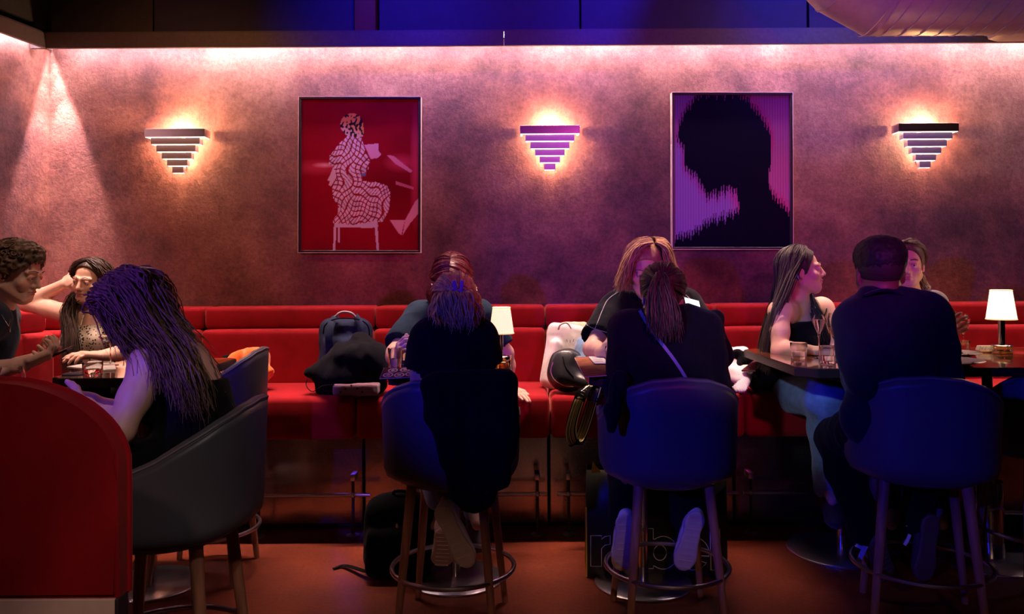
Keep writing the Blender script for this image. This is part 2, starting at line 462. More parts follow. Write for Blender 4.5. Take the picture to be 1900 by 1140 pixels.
# fascia that hides the LED strip
ZF0 = P(1000, 85, 4.50).z; ZF1 = P(1000, 57, 4.50).z
tr = tag(MB().box(((CX+5.2)/2, 4.575, ZF1+.004), ((5.2-CX)/2, .07, .006)).build('trim_1', M['fascia'], smooth=False), kind='structure')
jx = [CX-.02, P(935, 70, 4.5).x, P(1776, 70, 4.5).x, 3.6, 5.2]
for a, b_ in zip(jx[:-1], jx[1:]):
    MB().box(((a+b_)/2, 4.50, (ZF0+ZF1)/2), ((b_-a)/2-.0008, .01, (ZF1-ZF0)/2), bev=.002).build('fascia_board', M['fascia'], tr, smooth=False)
a = c0 + LD*(2.03) + LN*.088
ZL = (ZF0+ZF1)/2
MB().box((a.x, a.y, ZL), (1.94, .01, (ZF1-ZF0)/2), rotL, bev=.002).build('trim_2', M['fascia'], smooth=False)
tag(bpy.data.objects['trim_2'], kind='structure')
a2 = c0 + LD*(2.03) + LN*.045
MB().box((a2.x, a2.y, ZF1+.003), (1.94, .045, .005), rotL).build('cove_lid', M['fascia'], bpy.data.objects['trim_2'], smooth=False)

# the LED strip that gives the cove light (a lamp: it emits)
led = mat('led', (1,1,1)); n_, l_, b_s = nodes(led)
b_s.inputs['Emission Color'].default_value = (1, .73, .72, 1); b_s.inputs['Emission Strength'].default_value = LED_E
o = MB().box(((CX+5.2)/2, 4.555, ZF1-.012), ((5.2-CX)/2-.1, .012, .004)).build('led_strip', led, tr, smooth=False)
a3 = c0 + LD*2.03 + LN*.050
MB().box((a3.x, a3.y, ZF1-.012), (1.9, .012, .004), rotL).build('led_strip', led, bpy.data.objects['trim_2'], smooth=False)

# ================================================================== air duct
dm = mottled('duct_metal', (.42,.36,.35), (.5,.44,.42), 30, .45, .08); dm.node_tree.nodes['Principled BSDF'].inputs['Metallic'].default_value = .35
duct = thing('air_duct', 'large bare spiral air duct bending down along the top right', 'duct', (2.6, 3.7, 2.7))
DR = .24; zc = P(1700, 63, 3.7).z + DR
ax_pts = [(4.6,3.7,zc), (P(1640,40,3.7).x, 3.7, zc), (P(1590,40,3.7).x-.02, 3.68, zc+.07), (P(1545,40,3.7).x-.06, 3.66, zc+.21), (P(1480,0,3.7).x-.5, 3.60, zc+.66)]
def oct_tube(mb, A, B, R, seg=20, ta=None, tb=None):
    A, B = Vector(A), Vector(B); rings = []
    for p, t in ((A, ta), (B, tb)):
        d = (B-A).normalized(); n1 = d.cross(Vector((0,1,0))).normalized(); n2 = d.cross(n1)
        t = t or d; ring = []
        for k in range(seg):
            q = p + n1*math.cos(2*PI*k/seg)*R + n2*math.sin(2*PI*k/seg)*R
            q = q - d*((q-p).dot(t)/d.dot(t)); ring.append(mb.bm.verts.new(q))
        rings.append(ring)
    for k in range(seg): mb.bm.faces.new((rings[0][k], rings[0][(k+1)%seg], rings[1][(k+1)%seg], rings[1][k]))
offd = Vector(duct.location)
AP = [Vector(p)-offd for p in ax_pts]
for i in range(4):
    ta = ((AP[i+1]-AP[i]).normalized() + ((AP[i]-AP[i-1]).normalized() if i else (AP[1]-AP[0]).normalized()))
    tb = ((AP[i+1]-AP[i]).normalized() + ((AP[i+2]-AP[i+1]).normalized() if i < 3 else (AP[i+1]-AP[i]).normalized()))
    mb = MB(); oct_tube(mb, AP[i], AP[i+1], DR, 28, ta, tb); mb.build('duct_section', dm, duct, sharp=50)
    if i: 
        d1 = tb if i < 3 else None
        mb = MB(); t = ta.normalized(); n1 = t.cross(Vector((0,1,0))).normalized(); n2 = t.cross(n1)
        mb.tube([AP[i] + (n1*math.cos(2*PI*k/36) + n2*math.sin(2*PI*k/36))*(DR+.003) for k in range(36)], .004, 6, closed=True)
        mb.build('seam', dm, duct)
L = AP[0].x - AP[1].x
for k in range(14):                          # spiral lock seams, one turn each
    x0 = AP[1].x + .03 + k*.085; pts = []
    for j in range(37):
        a = 2*PI*j/36; pts.append((x0 + .13*math.sin(a)*.9, AP[0].y + math.cos(a)*(DR+.0015), AP[0].z + math.sin(a)*(DR+.0015)))
    MB().tube(pts, .0025, 5).build('seam', dm, duct)
MB().box((P(1905,25,3.7).x+.35-offd.x, -.02, AP[0].z+.02), (.42, DR+.02, DR+.005), bev=.05).build('duct_sleeve', dm, duct)

# ================================================================== wall sconces
sc_m = mat('sconce_metal', (.62,.60,.64), .22, 1); sc_w = mat('sconce_metal_lit', (.60,.58,.63), .35, .35); sc_in = mat('sconce_inside', (.9,.88,.85), .5)  # lower tiers use a paler metal: their lit look is put into the colour
gl = mat('sconce_glow', (1,.9,.8)); _, _, gb = nodes(gl); gb.inputs['Emission Color'].default_value = (1,.86,.80,1); gb.inputs['Emission Strength'].default_value = 2.2
bulb_m = mat('bulb', (1,1,1)); _, _, gb = nodes(bulb_m); gb.inputs['Emission Color'].default_value = (1,.7,.4,1); gb.inputs['Emission Strength'].default_value = 12
tiers = [(.170,.046),(.139,.036),(.111,.037),(.084,.035),(.058,.035),(.032,.036)]
def sconce(px, py, label):
    x, z = XZ(px, py, 4.6)
    t = thing('wall_sconce', label, 'sconce', (x, YB, z), group='stepped metal wall sconces')
    zz = .122
    MB().box((0,-.006,0), (.03,.006,.10), bev=.003).build('back_plate', sc_m, t, smooth=False)
    for i, (hw, h) in enumerate(tiers):
        dp = .095*(.42+.58*hw/.17); th = .0025
        mb = MB()
        mb.box((0, -dp, zz-h/2), (hw, th, h/2), bev=.001, seg=1)
        sl = dp/2-.004 if i == 0 else dp*.30
        for s_ in (-1,1): mb.box((s_*(hw-th), -dp+sl, zz-h/2), (th, sl, h/2), bev=.001, seg=1)
        te = mb.build('tier', sc_m if i == 0 else sc_w, t, smooth=False)
        mb = MB(); mb.box((0, -dp+.007, zz-h+.001), (hw-.004, .006, .0028))
        for s_ in (-1,1): mb.box((s_*(hw-.009), -dp+sl, zz-h+.001), (.005, sl-.004, .0028))
        mb.build('glowing_edge', gl, te, smooth=False)  # emission stands in for bulb light leaking out between the tiers
        zz -= h + .004
    MB().sphere((0,-.045,.055), .016).build('bulb', bulb_m, t)
    MB().tube([(0,-.045,.04), (0,-.045,.01), (0,-.006,.01)], .009).build('bulb_holder', sc_m, t)
    for (dx, dy, dz, e) in SCONCE_L:
        l = light('sconce_light', 'POINT', (dx, dy, dz), e, (1.0, .52, .22), shadow_soft_size=.03); l.parent = t
sconce(330, 281, 'leftmost stepped metal wall sconce, its top band catching blue light')
sconce(1020, 275, 'middle stepped metal wall sconce, hanging between the two framed pictures')
sconce(1716, 271, 'rightmost stepped metal wall sconce, under the air duct')

# ================================================================== framed pictures (flat prints)
def vmat(name, rough=.3):
    m = mat(name, (1,1,1), rough, spec=.08); n, l, b = nodes(m)
    a = n.new('ShaderNodeVertexColor'); a.layer_name = 'print'; l.new(a.outputs[0], b.inputs['Base Color'])
    pass
    return m
VM = vmat('art_print', .9)
def print_plane(name, W, H, nx, ny, colfn, parent, y=0, mm=None):
    u = np.linspace(0,1,nx+1); v = np.linspace(0,1,ny+1); U, V_ = np.meshgrid(u, v)
    V = np.stack([(U-.5).ravel()*W, np.full(U.size, y), (V_-.5).ravel()*H], 1)
    i = np.arange(ny)[:,None]*(nx+1)+np.arange(nx)[None,:]; q = np.stack([i, i+1, i+nx+2, i+nx+1], -1).reshape(-1,4)
    o = mesh_np(name, V, q, mm or VM, parent, smooth=False)
    c = colfn(U.ravel(), 1-V_.ravel())        # image coords, v downwards
    at = o.data.color_attributes.new('print', 'FLOAT_COLOR', 'POINT')
    at.data.foreach_set('color', np.concatenate([c, np.ones((len(c),1))], 1).astype(np.float32).ravel())
    return o
def in_poly(U, V, pts):
    r = np.zeros(U.shape, bool); n = len(pts)
    for i in range(n):
        x1, y1 = pts[i]; x2, y2 = pts[(i+1) % n]
        if y1 == y2: continue
        c = ((y1 > V) != (y2 > V)) & (U < (x2-x1)*(V-y1)/(y2-y1)+x1); r ^= c
    return r
def soft(U, V, c, r, p=1): return np.clip(1-np.sqrt(((U-c[0])/r[0])**2+((V-c[1])/r[1])**2), 0, 1)**p
def pxy(L, x0=182, y0=137, w=700, h=893): return [((x-x0)/w, (y-y0)/h) for x, y in L]
def art_red(U, V):
    C = np.tile(np.array([.34,.004,.022]), (len(U),1))
    z = np.stack([U*6, V*7, U*0], 1); C *= (1+.15*vnoise(z, 1))[:,None]
    def mixc(mask, col): 
        nonlocal C; k = np.clip(mask,0,1)[:,None]; C = C*(1-k)+np.array(col)*k
    mixc(soft(U,V,(.72,.58),(.30,.22),.5)*.5, (.16,.002,.01))
    mixc(soft(U,V,(.12,.45),(.30,.06),1)*.8, (.75,.06,.12)); mixc(soft(U,V,(.20,.435),(.12,.02),1), (1,.45,.55))
    mixc(soft(U,V,(.85,.42),(.17,.07),1)*.9, (.8,.06,.14)); mixc(soft(U,V,(.97,.45),(.05,.45),.8)*.9, (.75,.06,.14))
    mixc(in_poly(U,V,pxy([(690,465),(730,470),(845,560),(830,570),(745,520)]))*.9, (.9,.35,.5))
    mixc(in_poly(U,V,pxy([(745,620),(850,655),(850,670),(745,640)]))*.7, (.9,.25,.4))
    mixc(in_poly(U,V,pxy([(860,740),(880,720),(880,810),(830,870),(785,940),(800,850)])), (.95,.45,.6))
    mixc(in_poly(U,V,pxy([(710,850),(800,848),(778,940),(760,925)])), (.95,.5,.65))
    mixc(in_poly(U,V,pxy([(555,405),(640,397),(640,440),(658,460),(640,482),(595,490)])), (.9,.42,.65))
    chair = (.85,.68,.86)
    for q in ([(378,865),(636,855),(640,890),(600,896),(380,893)], [(378,870),(392,870),(386,1030),(372,1030)], [(618,870),(636,865),(645,1028),(632,1028)], [(402,890),(412,890),(412,985),(403,980)]):
        mixc(in_poly(U,V,pxy(q)), chair)
    mixc(in_poly(U,V,pxy([(372,535),(398,545),(390,600),(360,650),(345,645),(352,620),(338,615),(355,580)])), (.85,.62,.74))
    mixc(in_poly(U,V,pxy([(400,780),(415,770),(412,850),(402,850)])), chair)
    body = in_poly(U,V,pxy([(455,352),(535,352),(550,400),(560,440),(590,500),(580,550),(545,600),(550,620),(600,618),(690,645),(712,690),(712,740),(700,800),(665,862),(610,855),(560,868),(480,880),(410,870),(372,866),(370,850),(420,790),(372,720),(365,660),(395,600),(370,530),(345,520),(350,470),(410,395)]))
    wx = U+.03*np.sin(V*14+U*6)+.02*np.sin(V*31); wy = V+.025*np.sin(U*17+V*5)+.012*np.sin(U*40)
    ga = np.abs(((wx*.86+wy*.5)*29) % 1-.5); gb_ = np.abs(((wx*-.45+wy*.9)*31) % 1-.5)
    chk = (ga < .13) | (gb_ < .13)
    cloth = np.where(chk[:,None], np.array([.42,.015,.03]), np.array([.95,.76,.95]))
    C = np.where(body[:,None], cloth*(1-.25*np.clip(vnoise(z, 4),0,1))[:,None], C)
    for q in ([(545,612),(585,640),(520,645),(470,620)],):
        pass
    head = (((U-.428)/.098)**2+((V-.167)/.076)**2 < 1) | in_poly(U,V,pxy([(480,320),(550,290),(552,350),(530,365),(470,352)]))
    pat = vnoise(np.stack([U*70+V*40, V*60-U*34, U*0], 1), 1.0)
    orange = np.clip(1-(V-.17)*9-(.43-U)*3, 0, 1)[:,None]
    hc = np.where((pat > .12)[:,None], np.array([.03,.015,.03]), np.array([.80,.70,.82])*(1-orange)+np.array([.85,.40,.12])*orange)
    C = np.where(head[:,None], hc, C)
    mixc(in_poly(U,V,pxy([(540,570),(570,575),(560,592),(542,590)])), (.20,.22,.50))
    return C
def art_dark(U, V):
    x0, y0, w_, h_ = 228, 120, 722, 922
    ks = 44; seg = np.floor(U*ks); fr = U*ks-seg
    j = vnoise(np.stack([seg*3.1, seg*0, seg*0], 1), 1.0)
    Vs = V + .15*(np.abs(fr-.5)-.22) + .02*j                      # ribbed glass breaks the edge into teeth
    Us = (seg+.5)/ks + (fr-.5)/ks*.3
    def q(L): return in_poly(Us, Vs, pxy(L, x0, y0, w_, h_))
    dark = q([(380,115),(300,220),(268,300),(248,400),(295,460),(300,570),(370,620),(410,690),(430,745),(500,735),(560,700),(620,715),(640,820),(560,860),(430,900),(340,960),(230,1000),(100,1200),(1100,1200),(960,1100),(960,850),(880,760),(815,680),(830,560),(840,420),(820,320),(760,240),(700,150),(640,110)])
    t = np.clip(V, 0, 1)
    left = np.stack([.33+.0*t, .15+.06*t, .50+.12*t], 1)*np.where(V < .35, .45+V*1.3, .95)[:,None]
    right = np.stack([.40+.08*np.sin(V*3), .07+.10*t, .30+.05*t], 1)*(.45+.75*np.clip(V*1.3,0,1))[:,None]
    k = np.clip((U-.45)*5, 0, 1)[:,None]; C = (left*(1-k)+right*k)*1.35
    C = C*(.62+.45*np.clip(np.abs(fr-.5)*2,0,1)**.6)[:,None]
    C = np.where(dark[:,None], np.array([.006,.004,.022]), C)
    edge = (~dark) & q([(380,115-30),(280,220),(240,300),(225,400),(275,470),(280,590),(350,650),(390,720),(430,775),(500,765),(560,740),(640,830),(560,890),(430,930),(340,990),(230,1030),(100,1200),(1100,1200),(960,800),(880,720),(790,660),(800,560),(860,420),(840,300),(780,220),(720,130),(640,80)])
    C = np.where(edge[:,None], C*np.array([1.15,.55,.75]), C)
    return C
fr_m = mat('frame_black', (.03,.02,.03), .3); fr_l = mat('frame_light', (.92,.78,.74), .35, .1)
def picture(x0, y0, x1, y1, art, label):
    a = P(x0, y0, 4.60); b = P(x1, y1, 4.60); W = b.x-a.x; H = a.z-b.z
    t = thing('framed_picture', label, 'picture', ((a.x+b.x)/2, 4.62, (a.z+b.z)/2))
    t.rotation_euler = (0, math.radians(.4), 0)
    for nm, c, h in (('frame', (0,-.004,H/2-.006), (W/2,.022,.006)), ('frame', (0,-.004,-H/2+.006), (W/2,.022,.006)), ('frame', (-W/2+.006,-.004,0), (.006,.022,H/2-.012)), ('frame', (W/2-.006,-.004,0), (.006,.022,H/2-.012))):
        fo = MB().box(c, h, bev=.0015, seg=1).build(nm, fr_m, t, smooth=False)
    for c, h in (((0,-.004,H/2+.0015), (W/2+.003,.0235,.0015)), ((0,-.004,-H/2-.0015), (W/2+.003,.0235,.0015)), ((-W/2-.0015,-.004,0), (.0015,.0235,H/2)), ((W/2+.0015,-.004,0), (.0015,.0235,H/2))):
        MB().box(c, h).build('frame_edge', fr_l, t, smooth=False)
    MB().box((0,.012,0), (W/2-.01,.004,H/2-.01)).build('backing', fr_m, t, smooth=False)
    print_plane('print', W-.022, H-.022, 190, 245, art, t, y=-.006)
picture(554, 181, 781, 468, art_red, 'red framed picture of a seated figure in a checked dress')
picture(1246, 173, 1472, 462, art_dark, 'dark framed picture of a bowed head silhouette on ribbed purple')

# ================================================================== banquette
def soft_box(name, c, h, r, parent, m, puff=0, rotL_=None, nx=10, extra=None):
    """cushion: rounded box with a slightly crowned top"""
    mb = MB(); mb.box((0,0,0), h, bev=r, seg=4)
    bmesh.ops.subdivide_edges(mb.bm, edges=[e for e in mb.bm.edges if e.calc_length() > .2], cuts=nx, use_grid_fill=True)
    for v in mb.bm.verts:
        fx, fy, fz = v.co.x/h[0], v.co.y/h[1], v.co.z/h[2]
        v.co.z += puff*(1-fx**4)*(1-fy**4)*max(0, fz); v.co.y -= puff*.5*(1-fx**4)*(1-fz**4)*max(0, -fy)
        if extra: v.co = extra(v.co)
        v.co += Vector(c)
    return mb.build(name, m, parent, sharp=60)
SEAT_Z = P(600, 740, 3.875).z + .008
TOP_Z = P(1000, 566, 4.5).z; LOW_Z = P(1000, 609, 4.40).z
def bench(x0, x1, label, loc=(0,0,0), rz=0, seat=(True,), panel=True, name='banquette', bx=None, seam_in=()):
    """one upholstered bench unit, modelled along x with its back at local y = 0 (towards the room is -y)"""
    t = thing(name, label, 'banquette', loc, rz, group='red velvet banquette units')
    cx, hw = (x0+x1)/2, (x1-x0)/2-.003
    b0, b1 = bx or (x0, x1); bc, bh = (b0+b1)/2, (b1-b0)/2-.003
    soft_box('upper_back_cushion', (bc, -.115, (TOP_Z+LOW_Z)/2+.0), (bh, .105, (TOP_Z-LOW_Z)/2-.001), .022, t, M['velvet'], .003)
    soft_box('lower_back_cushion', (bc, -.14, (LOW_Z+SEAT_Z)/2-.03), (bh, .13, (LOW_Z-SEAT_Z)/2+.03), .025, t, M['velvet'], .004)
    soft_box('seat_cushion', (cx, -.515, SEAT_Z-.105), (hw, .258, .103), .028, t, M['velvet'], .006)
    if panel:
        MB().box((cx, -.27, SEAT_Z/2-.12), (hw-.002, .27, SEAT_Z/2-.125)).build('bench_frame', M['black_paint'], t, smooth=False)
        MB().box((cx, -.545, .245), (hw-.004, .004, .225), bev=.002).build('kick_panel', M['kick'], t, smooth=False)
    return t
bx = [-2.62, -1.69, -.755, .18, 1.115, 2.05, 2.985, 3.92]
bl = ['red velvet banquette unit behind the orange jacket and the chair peak', 'red velvet banquette unit carrying the blue backpack and black coat', 'red velvet banquette unit directly behind the claw-clip woman and the nearer lamp', 'red velvet banquette unit carrying the white tote bag and the white garments',
      'red velvet banquette unit under the woman in blue jeans', 'red velvet banquette unit behind the lamp at the right edge', 'red velvet banquette unit beyond the right edge of the picture']
# the photo's joints run at -1.69, -.755, .18 ... in metres
for i, (a, b) in enumerate(zip(bx[1:-1], bx[2:])):
    bench(a, b, ['red velvet banquette unit under the orange jacket, left of the blue backpack', 'red velvet banquette unit between the backpack and the nearer table lamp', 'red velvet banquette unit holding the white tote bag, below the darker picture',
                 'red velvet banquette unit under the white garments and the woman in blue jeans', 'red velvet banquette unit behind the farther lamp at the right edge', 'red velvet banquette unit running out at the right edge'][i], (0, YB, 0))
bench(-2.0, -1.69, 'red velvet corner banquette unit behind the woman with her elbow raised', (0, YB, 0), bx=(-2.62, -1.69))
# along the left wall: local x runs towards the viewer
rzL = math.atan2(LD.y, LD.x)
def on_left(t0, off): return c0 + LD*t0 + LN*off
tL = bench(.62, 1.62, 'red velvet banquette unit along the left wall under the man with the phone', (c0.x, c0.y, 0), 0, panel=True, bx=(.27, 1.62))
# mirror so that the cushions face the room: local -y must point along LN
tL.rotation_euler = (0, 0, rzL + PI); 
for ch in tL.children: ch.data.transform(Matrix.Scale(-1, 4, (1,0,0))); ch.data.flip_normals()
tL2 = bench(1.62, 2.55, 'red velvet banquette unit along the left wall, nearest the viewer', (c0.x, c0.y, 0), 0)
tL2.rotation_euler = (0, 0, rzL + PI)
for ch in tL2.children: ch.data.transform(Matrix.Scale(-1, 4, (1,0,0))); ch.data.flip_normals()

# foot rails
def rail(x0, x1, posts, label):
    t = thing('foot_rail', label, 'foot rail', ((x0+x1)/2, 3.97, 0)); cx = (x0+x1)/2
    z = P(1000, 917, 3.97).z
    MB().tube([(x0-cx,0,z), (x1-cx,0,z)], .0095, 12).build('rail', M['satin'], t)
    for p in posts:
        pt = MB().tube([(p-cx,0,.006), (p-cx,0,z+.075)], .0075, 10).build('post', M['black_paint'], t)
        MB().lathe([(0,.0),(.034,.0),(.034,.005),(.012,.012),(0,.012)], (p-cx,0,.001), 20).build('post_foot', M['satin'], pt)
        MB().box((p-cx,.03,z+.085), (.013,.04,.016), bev=.003).build('bracket', M['satin'], t)
        MB().sphere((p-cx,0,z), .015).build('joint', M['satin'], t)
rail(-1.60, -.70, [P(480,917,3.97).x, P(655,917,3.97).x], 'steel foot rail under the banquette left of the black floor backpack')
rail(-.60, .165, [P(820,917,3.97).x, P(997,917,3.97).x], 'steel foot rail under the banquette behind the stool with the draped coat')
rail(.215, 1.10, [P(1055,917,3.97).x, P(1250,917,3.97).x], 'steel foot rail under the banquette behind the black shopping bag')
rail(1.125, 2.04, [P(1393,917,3.97).x, P(1650,917,3.97).x], 'steel foot rail under the banquette beneath the blue jeans')

# ================================================================== red booth end (partition) in the left foreground
YP = 1.60
part = thing('booth_end', 'arched red velvet booth end on a cream plinth, left foreground', 'partition', (P(100,1100,YP).x, YP, 0))
def outline(d):
    top = P(0, 708, YP).z; base = P(0, 1106, YP).z; xr = P(228, 900, YP).x - d
    pts = [(-1.75, base)]; pts.append((xr, base)); pts.append((xr, P(228, 900, YP).z))
    cz = P(228, 870, YP).z; cxx = P(-8, 800, YP).x
    for k in range(1, 15):
        a = PI/2*k/14; pts.append((cxx + (xr-cxx)*math.cos(a), cz + (top-d-cz)*math.sin(a)))
    pts.append((-1.75, top-d)); return pts
ox = part.location
mb = MB(); o1 = outline(0); mb.prism([(x-ox.x, -.022, z) for x, z in o1], (0,.05,0))
bmesh.ops.bevel(mb.bm, geom=[e for e in mb.bm.edges if abs(e.verts[0].co.y-e.verts[1].co.y) < 1e-6], offset=.009, segments=3, affect='EDGES', clamp_overlap=True)
mb.build('upholstery', velvet('booth_velvet', (.26,.004,.010)), part, sharp=50)
mb = MB(); pts = [(x-ox.x, .003+.022, z) for x, z in o1[1:]]; mb.tube(pts, .007, 8); mb.build('piping', M['velvet'], part)
zb = o1[0][1]
MB().box(((-1.75+o1[1][0]-.006)/2-ox.x, .0, zb/2), ((o1[1][0]-.006+1.75)/2, .018, zb/2-.001), bev=.002).build('plinth', M['cream_plinth'], part, smooth=False)
MB().box((o1[1][0]-.003-ox.x, .001, zb/2), (.004, .02, zb/2-.001), bev=.001).build('corner_trim', M['black_paint'], part, smooth=False)

# ================================================================== tables
def table_outline(x0, x1, y0, y1, ch):
    return [(x0+ch,y0),(x1-ch,y0),(x1,y0+ch),(x1,y1-ch*.5),(x1-ch*.5,y1),(x0+ch*.5,y1),(x0,y1-ch*.5),(x0,y0+ch)]
def table(x0, x1, y0, y1, label, ch=.03, cols=None, zt=None, plate=.2, colr=.022):
    zt = zt or .9; cx, cy = (x0+x1)/2, (y0+y1)/2
    t = thing('table', label, 'table', (cx, cy, 0))
    ol = [(x-cx, y-cy, zt-.034) for x, y in table_outline(x0, x1, y0, y1, ch)]
    mb = MB(); mb.prism(ol, (0,0,.034)); 
    bmesh.ops.bevel(mb.bm, geom=[e for e in mb.bm.edges if abs(e.verts[0].co.z-e.verts[1].co.z) < 1e-6 and e.verts[0].co.z > zt-.01], offset=.003, segments=2, affect='EDGES')
    mb.build('table_edge', M['table_edge'], t, smooth=False)
    ol2 = [(x-cx, y-cy, zt-.0005) for x, y in table_outline(x0+.006, x1-.006, y0+.006, y1-.006, ch)]
    mb = MB(); mb.prism(ol2, (0,0,.002)); mb.build('table_top', M['table_wood'], t, smooth=False)
    for (qx, qy) in (cols or [(cx, cy)]):
        MB().lathe([(0,.014),(colr,.014),(colr,zt-.05),(0,zt-.05)], (qx-cx,qy-cy,0), 24).build('column', M['chrome'], t)
        MB().lathe([(0,.0),(plate,.0),(plate,.006),(plate*.97,.010),(colr+.015,.014),(0,.014)], (qx-cx,qy-cy,.001), 40).build('base_plate', M['satin'], t)
        MB().box((qx-cx,qy-cy,zt-.043), (min(.18,(x1-x0)/2-.03), .05, .008), bev=.002).build('bracket', M['black_paint'], t, smooth=False)
    return t
TZ = .9
table(-1.75, -1.26, 3.03, 3.72, 'glossy brown wooden table with the espresso cocktail, left group', .05)
table(-.47, .0, 3.04, 3.78, 'glossy dark table under the nearer lamp, between the two women', .02, cols=[(-.245, 3.42)])
table(.285, .78, 2.99, 3.72, 'glossy dark table with brown menus between the ponytail woman and her friend', .03)
table(1.13, 2.75, 3.18, 3.99, 'wide glossy brown table with wine glasses, right group', .07, cols=[(1.50, 3.72), (2.12, 3.62)], plate=.24)
wt = bpy.data.objects['table.003']
MB().lathe([(0,.012),(.058,.012),(.060,.02),(.060,.335),(.056,.345),(0,.345)], (2.12-wt.location.x, 3.62-wt.location.y, 0), 32).build('pedestal', M['chrome'], wt, sharp=40)
table(-2.35, -1.47, 1.85, 2.50, 'dark table behind the red booth end, left foreground', .04)

# ================================================================== stools
def stool(x, y, face, label, scale=1.0, zs=1.0, rim=None):
    """bucket bar stool; face = heading in degrees of the sitter (90 = towards the back wall)"""
    t = thing('bar_stool', label, 'bar stool', (x, y, 0), math.radians(face-90), group='leather bucket bar stools with wooden legs')
    nph, nv = 64, 14
    def rimz(a):       # a = |angle from the back| in degrees
        xs = [0, 22, 40, 58, 74, 88, 100, 114, 138]; zs_ = [.908, .900, .872, .825, .778, .750, .742, .765, .69]
        return float(np.interp(a, xs, zs_))*zs
    def prof(v, a, inner):
        zb = .525; z = zb + (rimz(a)-zb)*v
        k = min(1, (z-zb)/.07); r = .175 + .07*(1-(1-k)**2.2)**.5
        r += .010*(z-.6)/.3
        if a < 60: r -= .03*(z > .75)*((z-.75)/.15)**2*math.cos(math.radians(a*1.5))*0
        return (r-(.026 if inner else 0)), z
    V = []; Fc = []
    for inner in (0, 1):
        for i in range(nph+1):
            ph = -138 + 276*i/nph; a = abs(ph)
            for j in range(nv+1):
                r, z = prof((j/nv)**.8, a, inner)
                if inner: z = max(z, .60) if j < nv else z
                sx = 1.0
                # rounded square plan
                c, s_ = math.cos(math.radians(ph)), math.sin(math.radians(ph)); kk = (abs(c)**2.6+abs(s_)**2.6)**(-1/2.6)
                V.append((s_*r*kk*sx, -c*r*kk, z))
    n1 = (nph+1)*(nv+1)
    idx = lambda q, i, j: q*n1 + i*(nv+1) + j
    for i in range(nph):
        for j in range(nv):
            Fc.append((idx(0,i,j), idx(0,i+1,j), idx(0,i+1,j+1), idx(0,i,j+1)))
            Fc.append((idx(1,i,j+1), idx(1,i+1,j+1), idx(1,i+1,j), idx(1,i,j)))
        Fc.append((idx(0,i,nv), idx(0,i+1,nv), idx(1,i+1,nv), idx(1,i,nv)))
    for j in range(nv):
        Fc.append((idx(0,0,j), idx(0,0,j+1), idx(1,0,j+1), idx(1,0,j)))
        Fc.append((idx(0,nph,j+1), idx(0,nph,j), idx(1,nph,j), idx(1,nph,j+1)))
    sh = mesh_np('shell', V, Fc, M['leather'], t)
    pts = []
    for i in range(nph+1):
        a_, b_ = Vector(V[idx(0,i,nv)]), Vector(V[idx(1,i,nv)]); pts.append((a_+b_)/2 + Vector((0,0,.004)))
    MB().tube(pts, .0145, 8).build('rim', M['leather'], t)
    MB().tube([p*1.0 + (Vector((p.x,p.y,0)).normalized()*.0125 + Vector((0,0,.006))) for p in pts], .0035, 6).build('piping', M['piping'], t)
    # underside and seat
    mb = MB(); mb.lathe([(0,.515),(.16,.515),(.185,.53),(.19,.56),(0,.57)], seg=32); mb.build('underside', M['leather'], t)
    s = MB(); 
    prof_ = [(0,.60),(.20,.60),(.222,.62),(.225,.645),(.21,.665),(.15,.673),(0,.676)]
    s.lathe(prof_, (0,.012,0), 36); s.build('seat', M['leather'], t)
    for a in (45,135,225,315):
        ca, sa = math.cos(math.radians(a)), math.sin(math.radians(a))
        top = Vector((ca*.178, sa*.178, .53)); bot = Vector((ca*.245, sa*.245, 0))
        MB().tube([top, top.lerp(bot,.5), bot], [.0185,.0160,.0120], 14).build('leg', M['leg_wood'], t)
    zr = .2; rr = .226
    MB().tube([(rr*math.cos(2*PI*k/48), rr*math.sin(2*PI*k/48), zr) for k in range(48)], .0085, 10, closed=True).build('foot_ring', M['satin'], t)
    t.scale = (scale, scale, 1)
    return t
def SX(px, d): return (px-950)*d/F

stool(-1.03, 2.42, 180, 'grey leather bar stool of the purple-haired woman, beside the booth end', 1.08)
stool(-1.33, 3.50, 182, 'dark leather bar stool with no one in it, behind the purple-haired woman', 1.0, 1.05)
stool(SX(838,3.02), 3.02, 84, 'blue-lit bar stool with a black coat draped over its back')
stool(SX(1232,3.02), 3.02, 92, 'blue-lit bar stool of the ponytail woman, in front of the shopping bag')
stool(SX(1700,3.02), 3.02, 72, 'blue-lit bar stool of the man in the navy jacket', 1.05)
stool(SX(1920,3.40), 3.40, 92, 'blue-lit bar stool cut by the right edge of the picture')

# ================================================================== small things: modelled in world coordinates, then settled onto their base
def settle(t):
    bpy_m = Matrix.Translation(-Vector(t.location))
    seen = set()
    def rec(o):
        for ch in o.children:
            if ch.type == 'MESH' and ch.data.name not in seen: seen.add(ch.data.name); ch.data.transform(bpy_m)
            rec(ch)
    rec(t); return t
M['glass'] = mat('glass', (1,1,1), .02, 0, .5, **{'Transmission Weight': 1.0, 'IOR': 1.45})
def liquid(name, c, a=1.0): return mat(name, c, .03, 0, .5, **{'Transmission Weight': a, 'IOR': 1.33})
M['water'] = liquid('water', (.95,.97,1)); M['rose'] = liquid('rose_wine', (.98,.62,.36), .9); M['whitewine'] = liquid('white_wine', (.95,.85,.5), .95)
M['coffee'] = mat('coffee', (.05,.015,.008), .2); M['foam'] = mat('foam', (.72,.55,.36), .7); M['amber'] = liquid('amber', (.95,.45,.08), .85)
M['paper'] = mottled('paper', (.78,.74,.70), (.84,.80,.76), 30, .8, .1)
M['cloth_white'] = fabric('white_cloth', (.72,.68,.68)); M['cream'] = fabric('cream_cloth', (.72,.62,.45))
